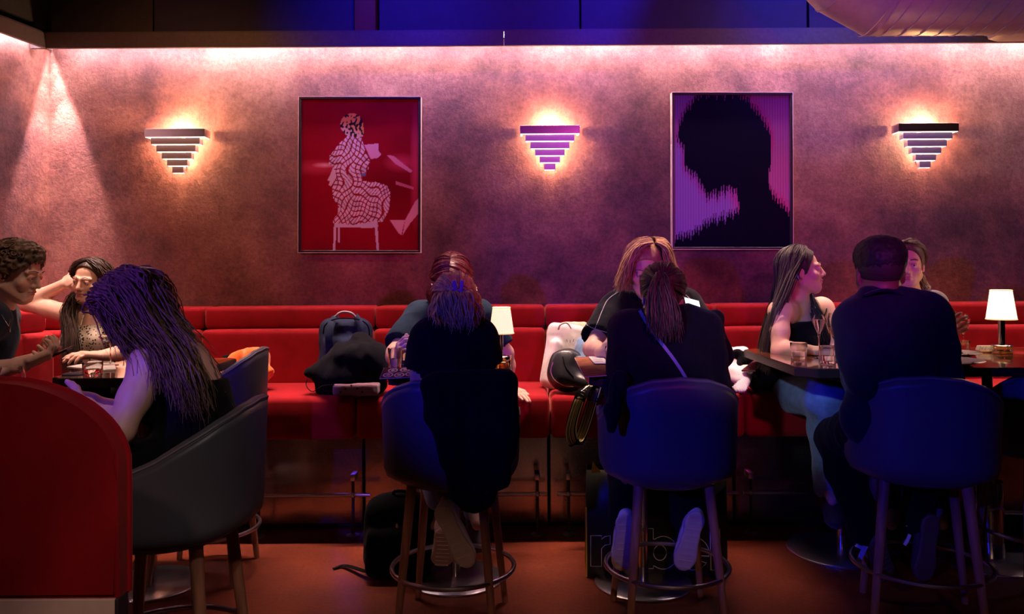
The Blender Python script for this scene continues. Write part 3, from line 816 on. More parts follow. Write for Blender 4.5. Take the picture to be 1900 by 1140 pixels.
M['black_cloth'] = fabric('black_cloth', (.004,.004,.006), .95, .02); M['navy_cloth'] = fabric('navy_cloth', (.010,.018,.050), .8, .0)
M['black_leather'] = mat('black_leather', (.02,.02,.028), .3); bump(M['black_leather'], nz(M['black_leather'], 180, 3).outputs['Fac'], .3, .002)
M['denim'] = fabric('denim', (.16,.27,.48), .8, .3, 400, .45)
M['ceramic'] = mat('ceramic', (.85,.82,.80), .15)
M['orange'] = fabric('orange_nylon', (.80,.15,.02), .5, .3); M['silver'] = mat('silver', (.75,.75,.78), .2, 1)
M['yellow'] = mat('yellow', (.85,.70,.03), .5)

def cup(name, label, cat, px, py, d, prof, fill=None, fm=None, group=None, foam=None, seg=28, zt=TZ+.0015):
    """thin-walled glass from an outer profile [(r, z)...]; wall 1.2 mm"""
    p = P(px, py, d); t = thing(name, label, cat, (p.x, p.y, zt), group=group)
    w = .0013; prof = [(r, z) for r, z in prof]
    zi = [(max(r-w, .0005), z) for r, z in prof if z > prof[0][1]]
    return t, p
def revolve(t, name, prof, m, seg=32, parent=None): return MB().lathe(prof, seg=seg).build(name, m, parent or t, sharp=50)
def tumbler(px, py, d, dia, h, label, fill=.45, fm='water', facets=False, group='tumblers'):
    p = P(px, py, d); t = thing('tumbler', label, 'glass', (p.x, p.y, TZ+.0022), group=group); r = dia/2
    seg = 12 if facets else 28
    revolve(t, 'glass_body', [(0,0),(r*.86,0),(r*.9,.003),(r*.98,h*.75),(r,h),(r-.0015,h+.0005),(r-.003,h*.97),(r*.93-.0015,h*.7),(r*.86-.002,.012),(0,.009)], M['glass'], seg)
    if fill: revolve(t, 'water' if fm == 'water' else 'drink', [(0,.0095),(r*.84-.003,.0125),(r*.88-.003,h*fill),(0,h*fill)], M[fm], seg)
    return t
def stemware(px, py, d, bowl_r, bowl_h, h, label, kind='wine', fill=None, fm='rose', top_r=None):
    p = P(px, py, d); t = thing('wine_glass', label, 'glass', (p.x, p.y, TZ+.0022))
    R = bowl_r; tr = top_r or R*.78; zb = h-bowl_h
    outer = [(.0028, zb-.012), (R*.35, zb+bowl_h*.08), (R*.78, zb+bowl_h*.25), (R, zb+bowl_h*.48), (R*.94, zb+bowl_h*.75), (tr, h)]
    if kind == 'flute': outer = [(.0028, zb-.02), (R*.25, zb+bowl_h*.06), (R*.62, zb+bowl_h*.28), (R*.96, zb+bowl_h*.6), (R, zb+bowl_h*.72), (tr, h)]
    if kind == 'coupe': outer = [(.0028, zb-.008), (R*.4, zb+.004), (R*.8, zb+bowl_h*.45), (R, zb+bowl_h)] ; tr = R
    w = .0011; inner = [(max(r-w, .0001), z+.0012) for r, z in outer[::-1]]; inner[0] = (tr-w, h)
    if kind == 'coupe': inner[0] = (R-w, h)
    c = np.array(outer); 
    prof = [(0,0),(bowl_r*.95 if kind != 'coupe' else R*.7, 0),(bowl_r*.93 if kind != 'coupe' else R*.68,.0015),(.006,.005),(.0028,.012),(.0026,zb*.6)] + outer + inner[:-1] + [(0, outer[0][1]+.006)]
    revolve(t, 'glass_body', prof, M['glass'], 28)
    if fill:
        zf = zb + bowl_h*fill; pr = [(0, outer[0][1]+.0075)]
        for r, z in outer[1:]:
            if z < zf: pr.append((max(r-.0022, .001), z+.002))
        rr = np.interp(zf, [z for r, z in outer], [r for r, z in outer])-.0022
        pr += [(rr, zf), (0, zf)]
        revolve(t, 'drink', pr, M[fm], 28)
        if fm == 'coffee': revolve(t, 'foam', [(0, zf+.0003), (rr, zf+.0003), (rr+.0008, zf+.006), (0, zf+.006)], M['foam'], 28)
    return t

# ---- table lamps
sh_m = mat('lamp_shade', (.9,.82,.68), .8, **{'Transmission Weight': 0.0}); _, _, b_ = nodes(sh_m)
b_.inputs['Emission Color'].default_value = (1,.80,.52,1); b_.inputs['Emission Strength'].default_value = 1.05
sh_t = mat('shade_trim', (.85,.7,.4), .8); _, _, b_ = nodes(sh_t); b_.inputs['Emission Color'].default_value = (1,.72,.36,1); b_.inputs['Emission Strength'].default_value = .75
sh_m2 = sh_m.copy(); sh_m2.node_tree.nodes['Principled BSDF'].inputs['Emission Strength'].default_value = 1.7
def lamp(px, py, d, s, label, stem_r):
    p = P(px, py, d); t = thing('table_lamp', label, 'lamp', (p.x, p.y, TZ+.0022), group='small table lamps with pleated shades')
    revolve(t, 'base', [(0,0),(.036*s,0),(.037*s,.004),(.037*s,.012*s),(.034*s,.014*s),(.034*s,.022*s),(.036*s,.024*s),(.036*s,.030*s),(.03*s,.034*s),(0,.035*s)], M['chrome'])
    revolve(t, 'stem', [(0,.03*s),(stem_r,.03*s),(stem_r,.17*s),(0,.17*s)], M['chrome'], 20)
    V = []; n = 120; z0, z1 = .128*s, .236*s; r0, r1 = .051*s, .036*s
    for j in range(6):
        for i in range(n):
            u = j/5; r = r0+(r1-r0)*u + .0012*math.cos(i*PI*2/n*30); V.append((r*math.cos(2*PI*i/n), r*math.sin(2*PI*i/n), z0+(z1-z0)*u))
    Fc = [(j*n+i, j*n+(i+1)%n, (j+1)*n+(i+1)%n, (j+1)*n+i) for j in range(5) for i in range(n)]
    mesh_np('pleated_shade', V, Fc, sh_m if s < 1.1 else sh_m2, t)
    for z, r in ((z0, r0+.001), (z1, r1+.001)): MB().tube([(r*math.cos(2*PI*i/40), r*math.sin(2*PI*i/40), z) for i in range(40)], .0024, 6, closed=True).build('shade_trim', sh_t, t)
    MB().sphere((0,0,.185*s), .012).build('bulb', bulb_m, t)
    for z in (.155*s, .205*s, .25*s):
        l = light('lamp_light', 'POINT', (0,0,z), LAMP_L, (1,.62,.32), shadow_soft_size=.012); l.parent = t
    return t
lamp(931, 676, 3.42, 1.0, 'small chrome lamp with a lit pleated shade beside the claw-clip woman', .0065)
lamp(1859, 656, 3.70, 1.22, 'small chrome lamp with a lit pleated shade at the right edge', .015)

# ---- glasses and tableware
tumbler(172, 699, 3.08, .074, .056, 'short clear tumbler of water beside the coaster on the left table', .5)
stemware(205, 676, 3.45, .047, .030, .122, 'espresso cocktail in a coupe glass in front of the corner woman', 'coupe', .9, 'coffee')
stemware(22, 790, 2.12, .033, .085, .15, 'wine glass just showing above the booth end', 'wine', .3, 'amber')
tumbler(733, 686, 3.25, .058, .085, 'tumbler in the hand of the woman in the denim shirt', .5)
tumbler(755, 678, 3.33, .062, .07, 'short tumbler beside the menu with round pictures', .4)
tumbler(931, 692, 3.12, .068, .046, 'short tumbler of amber drink in front of the nearer lamp', .8, 'amber')
tumbler(1136, 674, 3.42, .060, .07, 'tumbler held by the strawberry-blonde woman', .6)
tumbler(1482, 668, 3.53, .074, .070, 'clear tumbler nearest the left corner of the wide table', .45, facets=True)
tumbler(1536, 675, 3.36, .070, .072, 'clear tumbler under the rosé glass on the wide table', .45, facets=True)
stemware(1520, 667, 3.55, .027, .085, .19, 'flute glass with clear drink in front of the tank-top woman', 'flute', .75, 'water', .019)
stemware(1549, 674, 3.40, .031, .105, .205, 'glass of rosé wine beside the navy jacket sleeve', 'wine', .42, 'rose', .022)
stemware(1788, 648, 3.90, .032, .09, .172, 'flute glass of pale wine behind the salad plate', 'flute', .55, 'whitewine', .021)
tumbler(1782, 652, 3.80, .083, .050, 'wide clear tumbler beside the pale wine flute', .6)

def cloth_slab(name, label, cat, pts, th=.004, m='paper', z=None, loc=None, wob=.0, group=None, parent=None):
    c = sum((Vector(p) for p in pts), Vector())/len(pts)
    mb = MB(); mb.prism([Vector(p)-c for p in pts], (0,0,th)); 
    o = mb.build(name, M[m], parent, smooth=False, loc=c)
    if label: tag(o, label, cat, group)
    return o
def TP(px, py, z=TZ+.0022):
    """point on the horizontal plane z seen at (px, py)"""
    v = CAM_R @ Vector(((px-950)/F, ((570-py)+SHIFT)/F, -1.0)); k = (z-CAM_Z)/v.z
    return Vector((v.x*k, v.y*k, z))
o = cloth_slab('napkin', 'folded cream napkin on the left table behind the tumbler', 'napkin', [TP(124,683), TP(185,690), TP(215,688), TP(212,676), TP(160,677)], .006, 'paper')
revolve(None, 'coaster', [(0,0),(.045,0),(.047,.001),(.045,.003),(0,.003)], mat('coaster', (.05,.05,.12), .5)); o = bpy.data.objects['coaster']; o.location = TP(140, 694.5); tag(o, 'dark round coaster on the left table corner', 'coaster')

# menus and cards
def card(name, label, cat, a, b, c_, art, m_edge=None, th=.002, nx=60, ny=40):
    """thin card with corners a (near left), b (near right), c_ (far left); printed top face"""
    a, b, c_ = Vector(a), Vector(b), Vector(c_); u, v = b-a, c_-a; n = u.cross(v).normalized()
    o = (a+b+c_+(b+c_-a))/4; t = thing(name, label, cat, o)
    R = Matrix((u.normalized(), v.normalized(), n)).transposed()
    MB().box((0,0,-th/2), (u.length/2, v.length/2, th/2-.0002), R).build('card', M[m_edge or 'paper'], t, smooth=False)
    if art is not None:
        pl = print_plane('print', u.length-.002, v.length-.002, nx, ny, art, t)
        # print plane is in xz facing -y: turn to lie on the card
        pl.data.transform(Matrix.Rotation(-PI/2, 4, 'X')); pl.data.transform(R.to_4x4()); pl.data.transform(Matrix.Translation(n*.0006))
    return t
def art_plates(U, V):
    C = np.tile(np.array([.10,.02,.03]), (len(U),1)); 
    for cx_, cy_ in ((.2,.72),(.52,.76),(.84,.72),(.3,.3),(.66,.3)):
        r = np.sqrt(((U-cx_)/.15)**2+((V-cy_)/.2)**2)
        C[r < 1] = (.75,.60,.60); C[r < .72] = (.15,.04,.05); C[r < .4] = (.7,.45,.38)
    return C
def art_lines(bg, fg, n=7, m0=.15, m1=.85):
    def f(U, V):
        C = np.tile(np.array(bg, float), (len(U),1)); k = (V > .15) & (V < .9) & (((V-.15)*n/.75) % 1 < .38) & (U > m0) & (U < m1-.25*((np.floor((V-.15)*n/.75)*7.3) % 1))
        C[k] = fg; return C
    return f
zc_ = TZ+.004
card('menu', 'menu with round plate pictures overhanging the table by the backpack', 'menu', TP(704,703,zc_+.004), TP(772,700,zc_+.004), TP(712,683,zc_+.004), art_plates)
def art_wood(U, V):
    g = vnoise(np.stack([U*4, V*40, U*0],1), 1); C = np.tile(np.array([.22,.08,.045]), (len(U),1))*(1+.4*g)[:,None]; k = V < .5; C[k] = C[k]*1.7; return np.clip(C,0,1)
card('menu', 'large brown menu overhanging the left edge of the middle table', 'menu', TP(1084,700,zc_+.006), TP(1150,695,zc_+.006), TP(1066,664,zc_+.006), art_wood)
card('card', 'small white card lying on the large brown menu', 'card', TP(1103,675,zc_+.012), TP(1131,675,zc_+.012), TP(1092,662,zc_+.012), art_lines((.75,.70,.72),(.4,.35,.4),3))
card('card', 'small upright cream card beside the amber drink', 'card', TP(911,691), TP(922,692), TP(911,691)+Vector((.004,.01,.03)), None)
card('menu', 'dark open menu with red lines held over the wide table', 'menu', P(1740,619,3.62), P(1776,604,3.66), P(1738,592,3.70), art_lines((.02,.012,.012),(.45,.03,.03),5,.2,.9))
# plates on the wide table
def plate(px, py, r, label, d=None):
    p = TP(px, py); t = thing('plate', label, 'plate', p)
    revolve(t, 'dish', [(0,0),(r*.55,0),(r*.6,.003),(r*.97,.016),(r,.018),(r*.97,.020),(r*.62,.007),(r*.5,.005),(0,.005)], M['ceramic'], 48); return t
pl = plate(1768, 661, .115, 'white plate of salad in front of the pale wine flute')
sal = tag(thing('salad', 'heap of green and brown salad on the white plate', 'food', TP(1768, 661, TZ+.009)), 'heap of green and brown salad on the white plate', 'food')
g1 = mat('leaf_green', (.10,.22,.03), .5); g2 = mat('nut_brown', (.30,.12,.04), .6); g3 = mat('cream_food', (.65,.52,.35), .5)
rr = random.Random(3)
for nm, mm, cnt in (('leaves', g1, 34), ('nuts', g2, 26), ('shavings', g3, 16)):
    mb = MB()
    for i in range(cnt):
        a = rr.random()*6.3; q = rr.random()**.6*.062; c = Vector((math.cos(a)*q, math.sin(a)*q, .003+.016*(1-q/.07)*rr.random()))
        E_ = Euler((rr.random()*3, rr.random()*3, rr.random()*3)); mb.box(c, (.011,.006,.0012) if nm != 'nuts' else (.005,.004,.003), E_, bev=.0008, seg=1)
    tag(mb.build(nm, mm, sal, smooth=False), kind='stuff')
p2 = plate(1762, 676, .13, 'shallow glass plate in front of the salad, under a napkin')
p2.children[0].data.materials.clear(); p2.children[0].data.materials.append(M['ceramic'])
cloth_slab('napkin', 'folded white napkin lying across the front plate at right', 'napkin', [TP(1745,681,TZ+.02), TP(1800,677,TZ+.02), TP(1808,673,TZ+.02), TP(1750,664,TZ+.02)], .005, 'cloth_white')
cloth_slab('napkin', 'white paper napkin at the left edge of the wide table', 'napkin', [TP(1436,643), TP(1440,638), TP(1476,647), TP(1480,659), TP(1462,657)], .006, 'cloth_white')
MB().box((0,0,0), (.06,.004,.0012), Euler((0,0,.25)), bev=.001).build('knife', M['silver'], None, loc=TP(1500,656)+Vector((0,0,.0015))); tag(bpy.data.objects['knife'], 'silver knife lying between the tumblers on the wide table', 'cutlery')
t = thing('toast_rack', 'small ribbed pale rack beside the right lamp', 'rack', TP(1828, 654))
MB().box((0,0,.006), (.036,.018,.006), bev=.003).build('tray', M['cream'], t)
for i in range(10): MB().box((-.032+.007*i,0,.020), (.0016,.016,.012), Euler((0,.45,0)), bev=.0008, seg=1).build('rib', M['ceramic'], t)

# phone glowing over the ponytail woman's shoulder
scr = mat('screen', (.1,.1,.1), .2); _, _, b_ = nodes(scr); b_.inputs['Emission Color'].default_value = (.80,.86,1,1); b_.inputs['Emission Strength'].default_value = 2.2
def phone(label, c, u, v, lit=True, w_=.036, h_=.074):
    u, v = Vector(u).normalized(), Vector(v).normalized(); n = u.cross(v).normalized(); v = n.cross(u)
    R = Matrix((u, v, n)).transposed(); t = thing('phone', label, 'phone', c)
    MB().box((0,0,0), (w_, h_, .0042), R, bev=.003).build('body', M['black_leather'], t)
    MB().box(n*.0044, (w_-.003, h_-.003, .0003), R).build('screen', scr if lit else mat('dark_glass', (.01,.01,.015), .05), t, smooth=False)
    return t
phone('phone with a white lit screen beyond the ponytail woman', P(1287,577,3.40), (.95,.15,-.25), (.1,.62,.45))

# ================================================================== bags and clothes lying about
def wrinkle(amp, sc, st=(1,1,1), seed=0, amp2=0):
    st = np.array(st)
    def f(p):
        n = vnoise(p*st, sc, seed); n2 = vnoise(p*st, sc*2.3, seed+3)
        return amp*(1-2*np.abs(n)) + amp*.4*n2 + (amp2*vnoise(p, sc*6, seed+5) if amp2 else 0)
    return f
def one(name, label, cat, loc, group=None): return thing(name, label, cat, loc, group=group)
def rotm(x=0, y=0, z=0): return np.array(Euler((math.radians(x), math.radians(y), math.radians(z))).to_matrix())
SZ = SEAT_Z + .004
# blue backpack
t = one('backpack', 'dark blue backpack standing on the red banquette behind the black coat', 'backpack', (P(641,690,4.2).x, 4.2, SZ))
s = SDF(.006); R_ = rotm(-10,0,0); cc = P(641,650,4.22)
s.rbox(cc, (.135,.07,.165), R_, .06, .03); s.rbox(cc+Vector((0,-.065,-.03)), (.10,.03,.10), R_, .03, .02)
s.mesh('bag', M['navy_cloth'], t, wrinkle(.003, 16))
for sx, ex in ((615,612),(668,676)):
    c = curve_pts([P(sx+ (8 if sx<640 else -8),588,4.18), P(sx,600,4.10), P(ex-2,625,4.075), P(ex,652,4.085), P(ex,680,4.10)], 14)
    mb = MB(); mb.tube(c, .019, 8, flat=.32, up=(0,1,0)); mb.build('strap', M['navy_cloth'], t)
c = curve_pts([P(622,588,4.17), P(630,581,4.16), P(641,579,4.16), P(653,582,4.16), P(661,590,4.17)], 14); MB().tube(c, .006, 8).build('handle', fabric('grey_webbing', (.3,.3,.34)), t)
MB().tube(curve_pts([P(600,620,4.13), P(603,604,4.12), P(620,593,4.11), P(645,591,4.11), P(668,594,4.11), P(683,606,4.12), P(686,630,4.13)], 24), .0035, 6).build('zip', M['black_cloth'], t)
settle(t)
# black coat heap
def heap(name, label, cat, base, prims, m, disp, vox=.007, k=.04, adapt=0.0):
    t = one(name, label, cat, base); s = SDF(vox)
    for pr in prims:
        if len(pr) == 4 and isinstance(pr[3], (int, float)): s.cone(pr[0], pr[1], pr[2], pr[3], k)
        else: s.ell(pr[0], pr[1], pr[2] if len(pr) > 2 else None, k)
    s.mesh(name.replace('_heap','') + '_cloth' if False else 'cloth', m, t, disp, adapt)
    return settle(t)
D_ = 3.97
heap('coat', 'black coat heaped over the blue backpack on the banquette', 'coat', (P(640,735,D_).x, D_, SZ),
     [(P(668,640,4.05), P(715,672,D_), .055, .045), (P(640,655,4.02), P(612,690,D_), .055, .06), (P(660,665,D_), (.13,.09,.075)), (P(640,698,D_), (.14,.10,.075)), (P(600,690,D_), P(574,690,D_-.03), .045, .020), (P(615,715,D_), P(600,722,D_), .055, .03), (P(690,700,D_), P(700,715,D_), .06, .045), (P(700,660,D_), P(722,690,D_-.05), .04, .03)],
     M['black_cloth'], wrinkle(.010, 11, (1.6,1,.8), 2))
t = one('clutch', 'small patterned clutch under the black coat', 'purse', (P(660,735,3.86).x, 3.86, SZ))
pc = fabric('patterned_cloth', (.20,.10,.15)); s = SDF(.005); s.rbox(P(662,722,3.88), (.108,.035,.026), rotm(0,0,-3), .008, .01); s.mesh('body', pc, t, wrinkle(.003, 14))
for i, (a, b) in enumerate(((641,722),(663,721),(683,720),(632,728),(672,728),(652,716))):
    mb = MB(); q = P(a, b, 3.842); mb.prism([q+Vector((math.cos(k*PI/5+.3)*(.007 if k % 2 else .003), 0, math.sin(k*PI/5+.3)*(.007 if k % 2 else .003))) for k in range(10)], (0,-.0025,0)); mb.build('star', M['black_cloth'], t, smooth=False)
MB().tube(curve_pts([P(630,715,3.86), P(600,716,3.84), P(580,727,3.82), P(568,715,3.9), P(572,700,4.0)], 20), .0022, 6).build('cord', M['black_cloth'], t)
settle(t)
# white tote, cream cloth, denim jacket, leather bag, striped strap
t = one('tote_bag', 'white canvas tote bag slumped against the banquette back', 'bag', (P(1045,720,4.12).x, 4.12, SZ))
s = SDF(.006); s.rbox(P(1052,662,4.18), (.115,.035,.165), rotm(-14,9,0), .03, .02); s.cone(P(1022,705,4.12), P(1032,640,4.15), .03, .02, .03); s.cone(P(1030,712,4.1), P(1070,712,4.1), .03, .03, .03)
s.mesh('bag', M['cloth_white'], t, wrinkle(.006, 9, (1,1,.6), 4))
MB().tube(curve_pts([P(1036,612,4.13), P(1040,603,4.10), P(1052,600,4.10), P(1060,610,4.1)], 12), .005, 6, flat=.5).build('handle', M['cream'], t)
for i in range(5): MB().box(P(1052+6*i, 632+1.5*(i%2), 4.115), (.0018,.002,.007), Euler((0,.3*(i%3-1),0))).build('print_mark', fabric('grey_print', (.35,.35,.42)), t, smooth=False)
settle(t)
heap('scarf', 'cream folded cloth on top of the white tote bag', 'scarf', (P(1065,610,4.2).x, 4.2, P(1065,612,4.2).z), [(P(1045,607,4.24), P(1082,606,4.22), .024, .024), (P(1060,614,4.22), P(1090,616,4.20), .022, .022)], M['cream'], wrinkle(.003, 20, (1,1,2)), .005, .02)
heap('denim_jacket', 'bunched blue denim jacket beside the tote bag', 'jacket', (P(1090,650,4.0).x, 4.0, SZ), [(P(1082,635,4.05), P(1098,660,4.0), .032, .04), (P(1078,648,4.04), P(1092,676,3.98), .03, .045), (P(1095,690,4.0), (.06,.06,.06))], M['denim'], wrinkle(.006, 16, (1,1,1), 8), .006, .02)
t = one('handbag', 'rounded black leather bag leaning on the white tote bag', 'bag', (P(1055,725,3.95).x, 3.95, SZ))
s = SDF(.005); s.ell(P(1052,686,3.98), (.098,.06,.105), rotm(-12,28,0), .02); s.cone(P(1050,700,3.96), P(1085,712,3.92), .05, .035, .03); hb = s.mesh('bag', M['black_leather'], t, wrinkle(.005, 12))
sn_ = snapper(hb, .002)
for L_, mm_ in (([(1026,672),(1022,690),(1030,706),(1048,716),(1064,718)], 'satin'), ([(1044,662),(1050,682),(1064,700)], 'black_cloth')):
    MB().tube([sn_(*q[:2]) for q in curve_pts([(x, y, 0) for x, y in L_], 18)], .0022, 6).build('zip', M[mm_], t)
settle(t)
t = one('bag_strap', 'black bag strap with cream and gold stripes hanging off the seat', 'strap', (P(1085,712,3.84).x, 3.84, SZ))
def ribbon(mb, pts, wd, th, side):
    pts = [Vector(p) for p in pts]; side = [Vector(s_) for s_ in side]; n = len(pts); rows = []
    for i, p in enumerate(pts):
        tg = (pts[min(i+1,n-1)]-pts[max(i-1,0)]).normalized(); s_ = side[i] if len(side) > 1 else side[0]; s_ = (s_-tg*s_.dot(tg)).normalized(); nn = tg.cross(s_)
        rows.append([mb.bm.verts.new(p + s_*a*wd/2 + nn*b*th/2) for a, b in ((-1,-1),(1,-1),(1,1),(-1,1))])
    for a, b in zip(rows[:-1], rows[1:]):
        for k in range(4): mb.bm.faces.new((a[k], a[(k+1)%4], b[(k+1)%4], b[k]))
    mb.bm.faces.new(rows[0][::-1]); mb.bm.faces.new(rows[-1])
def offs(pts, side, k): return [Vector(p)+Vector(side).normalized()*k for p in pts]
st_w = mat('stripe_cream', (.72,.66,.36), .6); st_g = mat('stripe_gold', (.30,.24,.10), .6)
path = curve_pts([P(1098,714,3.86), P(1082,728,3.80), P(1069,760,3.785), P(1060,795,3.78), P(1062,816,3.785), P(1069,823,3.80), P(1077,812,3.815), P(1086,788,3.82), P(1098,748,3.83), P(1106,722,3.85)], 48)
sd = (1,.15,.28)
for nm, k, wd, mm, th in (('band', 0, .054, M['black_cloth'], .002), ('stripe', -.024, .005, st_w, .003), ('stripe', .024, .005, st_w, .003), ('stripe', .006, .015, st_g, .003), ('stripe', -.008, .004, st_w, .003), ('stripe', -.016, .005, st_g, .003)):
    mb = MB(); ribbon(mb, offs(path, sd, k), wd, th, [sd]); mb.build(nm, mm, t)
MB().tube([P(1072,731,3.80), P(1094,716,3.82)], .004, 8).build('buckle', M['satin'], t)
settle(t)
heap('pouch', 'small black pouch on the seat edge under the middle table', 'pouch', (P(1112,722,3.86).x, 3.86, SZ), [(P(1105,716,3.9), P(1128,718,3.9), .035, .035)], M['black_leather'], wrinkle(.003, 20), .006)
# white garments, scarf, book, purse
heap('jumper', 'white jumper heaped on the banquette left of the blue jeans', 'jumper', (P(1370,725,4.0).x, 4.0, SZ), [(P(1350,662,4.12), P(1342,690,4.10), .045, .04), (P(1358,680,4.08), P(1385,700,4.02), .055, .05), (P(1352,700,4.0), (.07,.07,.06)), (P(1368,705,3.98), (.06,.07,.045)), (P(1360,658,4.14), P(1378,655,4.16), .03, .03)], M['cloth_white'], wrinkle(.007, 13, (1,1,1), 3), .006, .025)
t = one('ribbed_cuff', 'ribbed grey cuff of a sleeve hanging over the seat front', 'garment', (P(1382,725,3.88).x, 3.88, SZ))
s = SDF(.005); s.cone(P(1388,700,3.93), P(1372,722,3.84), .022, .034, .01, ((0,-.4,1), .45)); s.mesh('cuff', fabric('grey_rib', (.45,.44,.5)), t, lambda p: .0025*np.sin(p[:,0]*520+p[:,2]*160)); settle(t)
heap('scarf', 'crumpled black scarf on top of the white jumper', 'scarf', (P(1385,665,4.05).x, 4.05, P(1385,672,4.05).z), [(P(1366,660,4.06), P(1405,672,4.03), .030, .024), (P(1378,670,4.04), P(1372,676,4.02), .025, .02)], M['black_cloth'], wrinkle(.008, 22, (1,1,1), 5), .005, .02)
t = one('handbag', 'gathered black leather purse beside the blue jeans', 'bag', (P(1418,725,3.93).x, 3.93, SZ))
s = SDF(.005); s.rbox(P(1416,702,3.97), (.075,.05,.055), rotm(8,-8,0), .035, .02); s.ell(P(1430,692,3.96), (.04,.045,.05)); s.mesh('bag', M['black_leather'], t, wrinkle(.007, 15, (1.5,1,.7), 6)); settle(t)
bk = card('book', 'thin dark red book lying on the black purse', 'book', P(1376,687,3.93), P(1402,687,3.87), P(1400,668,4.02), None, 'black_leather', .008)
MB().box((0,0,0), (.02,.02,.001)).build('tmp', None); bpy.data.objects.remove(bpy.data.objects['tmp'])
rb = mat('red_board', (.12,.01,.02), .4); bk.children[0].data.materials.clear(); bk.children[0].data.materials.append(rb)
heap('shawl', 'dark wrap lying between the ponytail woman and the white jumper', 'shawl', (P(1335,715,4.0).x, 4.0, SZ), [(P(1320,700,4.0), P(1350,716,3.95), .05, .035), (P(1318,650,4.05), P(1345,690,4.0), .04, .03)], M['black_cloth'], wrinkle(.006, 16), .007)
# orange jacket
heap('jacket', 'bright orange padded jacket heaped on the banquette', 'jacket', (P(455,712,4.1).x, 4.1, SZ), [(P(440,672,4.12), P(478,668,4.12), .05, .055), (P(430,690,4.08), P(485,690,4.08), .05, .05), (P(450,700,4.02), P(470,704,4.02), .05, .045)], M['orange'], wrinkle(.012, 13, (1.4,1,1), 7), .006, .02)
heap('scarf', 'black scarf tucked behind the orange jacket', 'scarf', (P(425,690,4.15).x, 4.15, SZ), [(P(425,672,4.18), P(415,700,4.12), .04, .05), (P(440,715,4.0), P(455,716,3.98), .04, .03)], M['black_cloth'], wrinkle(.005, 18), .007)
# dark bag on the bench beneath the left table
heap('bag', 'dark bag with white print under the left table', 'bag', (P(165,735,3.2).x, 3.2, P(165,745,3.2).z), [(P(140,735,3.2), P(185,728,3.25), .04, .035), (P(160,745,3.2), P(190,745,3.2), .04, .04)], M['black_cloth'], wrinkle(.008, 12), .006)
# floor backpack
t = one('backpack', 'black backpack standing on the floor left of the draped stool', 'backpack', (P(735,1060,3.45).x, 3.45, 0))
s = SDF(.007); c = Vector((P(740,1000,3.45).x, 3.48, .17)); s.rbox(c, (.145,.09,.165), rotm(-8,0,0), .07, .03); s.rbox(c+Vector((-.02,-.08,-.05)), (.11,.035,.10), rotm(-6,0,0), .03, .02)
s.mesh('bag', M['black_cloth'], t, wrinkle(.006, 10)); 
MB().tube(curve_pts([c+Vector((-.03,.03,.15)), c+Vector((-.02,-.02,.185)), c+Vector((.03,-.02,.185)), c+Vector((.05,.03,.15))], 12), .007, 6).build('handle', M['black_cloth'], t)
mb = MB(); ribbon(mb, curve_pts([c+Vector((-.13,-.06,-.14)), TP(640,1050,.012), TP(618,1056,.004)], 14), .022, .003, [(.2,1,0)]); mb.build('strap', M['black_cloth'], t)
MB().sphere(c+Vector((.005,-.118,.07)), (.006,.004,.010)).build('zip_pull', M['silver'], t); settle(t)

# shopping bag with outlined lettering
BGY = 3.42
t = one('shopping_bag', 'black shopping bag with white outlined letters standing on the floor', 'bag', (P(1218,1060,BGY).x, BGY, 0))
x0, x1 = P(1089,1060,BGY).x, P(1350,1060,BGY).x; zt_ = P(1200,872,BGY).z
mb = MB(); V = []
for z, dy in ((0.002,.10),(zt_*.5,.095),(zt_,.05)):
    V.append([(x0,BGY,z),(x1,BGY,z),(x1-.01,BGY+2*dy,z),(x0+.01,BGY+2*dy,z)])
vv = [[mb.bm.verts.new(p) for p in r] for r in V]
for a, b in zip(vv[:-1], vv[1:]):
    for k in range(4): mb.bm.faces.new((a[k], a[(k+1)%4], b[(k+1)%4], b[k]))
mb.bm.faces.new(vv[0][::-1])
bagm = mat('bag_black', (.008,.008,.012), .45); o = mb.build('bag', bagm, t, sharp=30)
sm = o.modifiers.new('s', 'SOLIDIFY'); sm.thickness = .002
MB().box((x0-.001, BGY-.001, zt_*.33), (.0025,.002,zt_*.32)).build('yellow_edge', M['yellow'], t, smooth=False)
MB().prism([(x0+.02,BGY-.004,zt_-.012),(x0+.062,BGY-.004,zt_-.008),(x0+.028,BGY-.004,zt_+.035)], (0,.003,0)).build('yellow_flap', M['yellow'], t, smooth=False)
for hx in (x0+.2, x1-.2): MB().tube(curve_pts([(hx-.06,BGY-.004,zt_-.03),(hx-.055,BGY,zt_+.05),(hx+.055,BGY,zt_+.05),(hx+.06,BGY-.004,zt_-.03)], 16), .004, 6).build('handle', M['black_cloth'], t)
lt = mat('letter_outline', (.95,.93,1.0), .5)
def outline_path(mb, loops, w=.0034):
    for lp in loops:
        pts = [(lx, BGY-.003, lz) for lx, lz in lp]
        mb.tube(pts, w/2, 4, closed=True)
def arc(cx_, cz_, rx, rz, a0, a1, n=14): return [(cx_+rx*math.cos(math.radians(a0+(a1-a0)*i/n)), cz_+rz*math.sin(math.radians(a0+(a1-a0)*i/n))) for i in range(n+1)]
def px2(L): return [(P(a, b, BGY).x, P(a, b, BGY).z) for a, b in L]
U1 = abs(P(1001,0,BGY).x-P(1000,0,BGY).x)
bx_, bz_ = lambda a: P(a,1000,BGY).x, lambda b: P(1200,b,BGY).z
# r
mb = MB(); outline_path(mb, [px2([(1096,994),(1116,994),(1116,1001),(1122,996),(1132,994),(1132,1010),(1122,1012),(1116,1018),(1116,1051),(1096,1051)])]); mb.build('letter_r', lt, t, smooth=False)
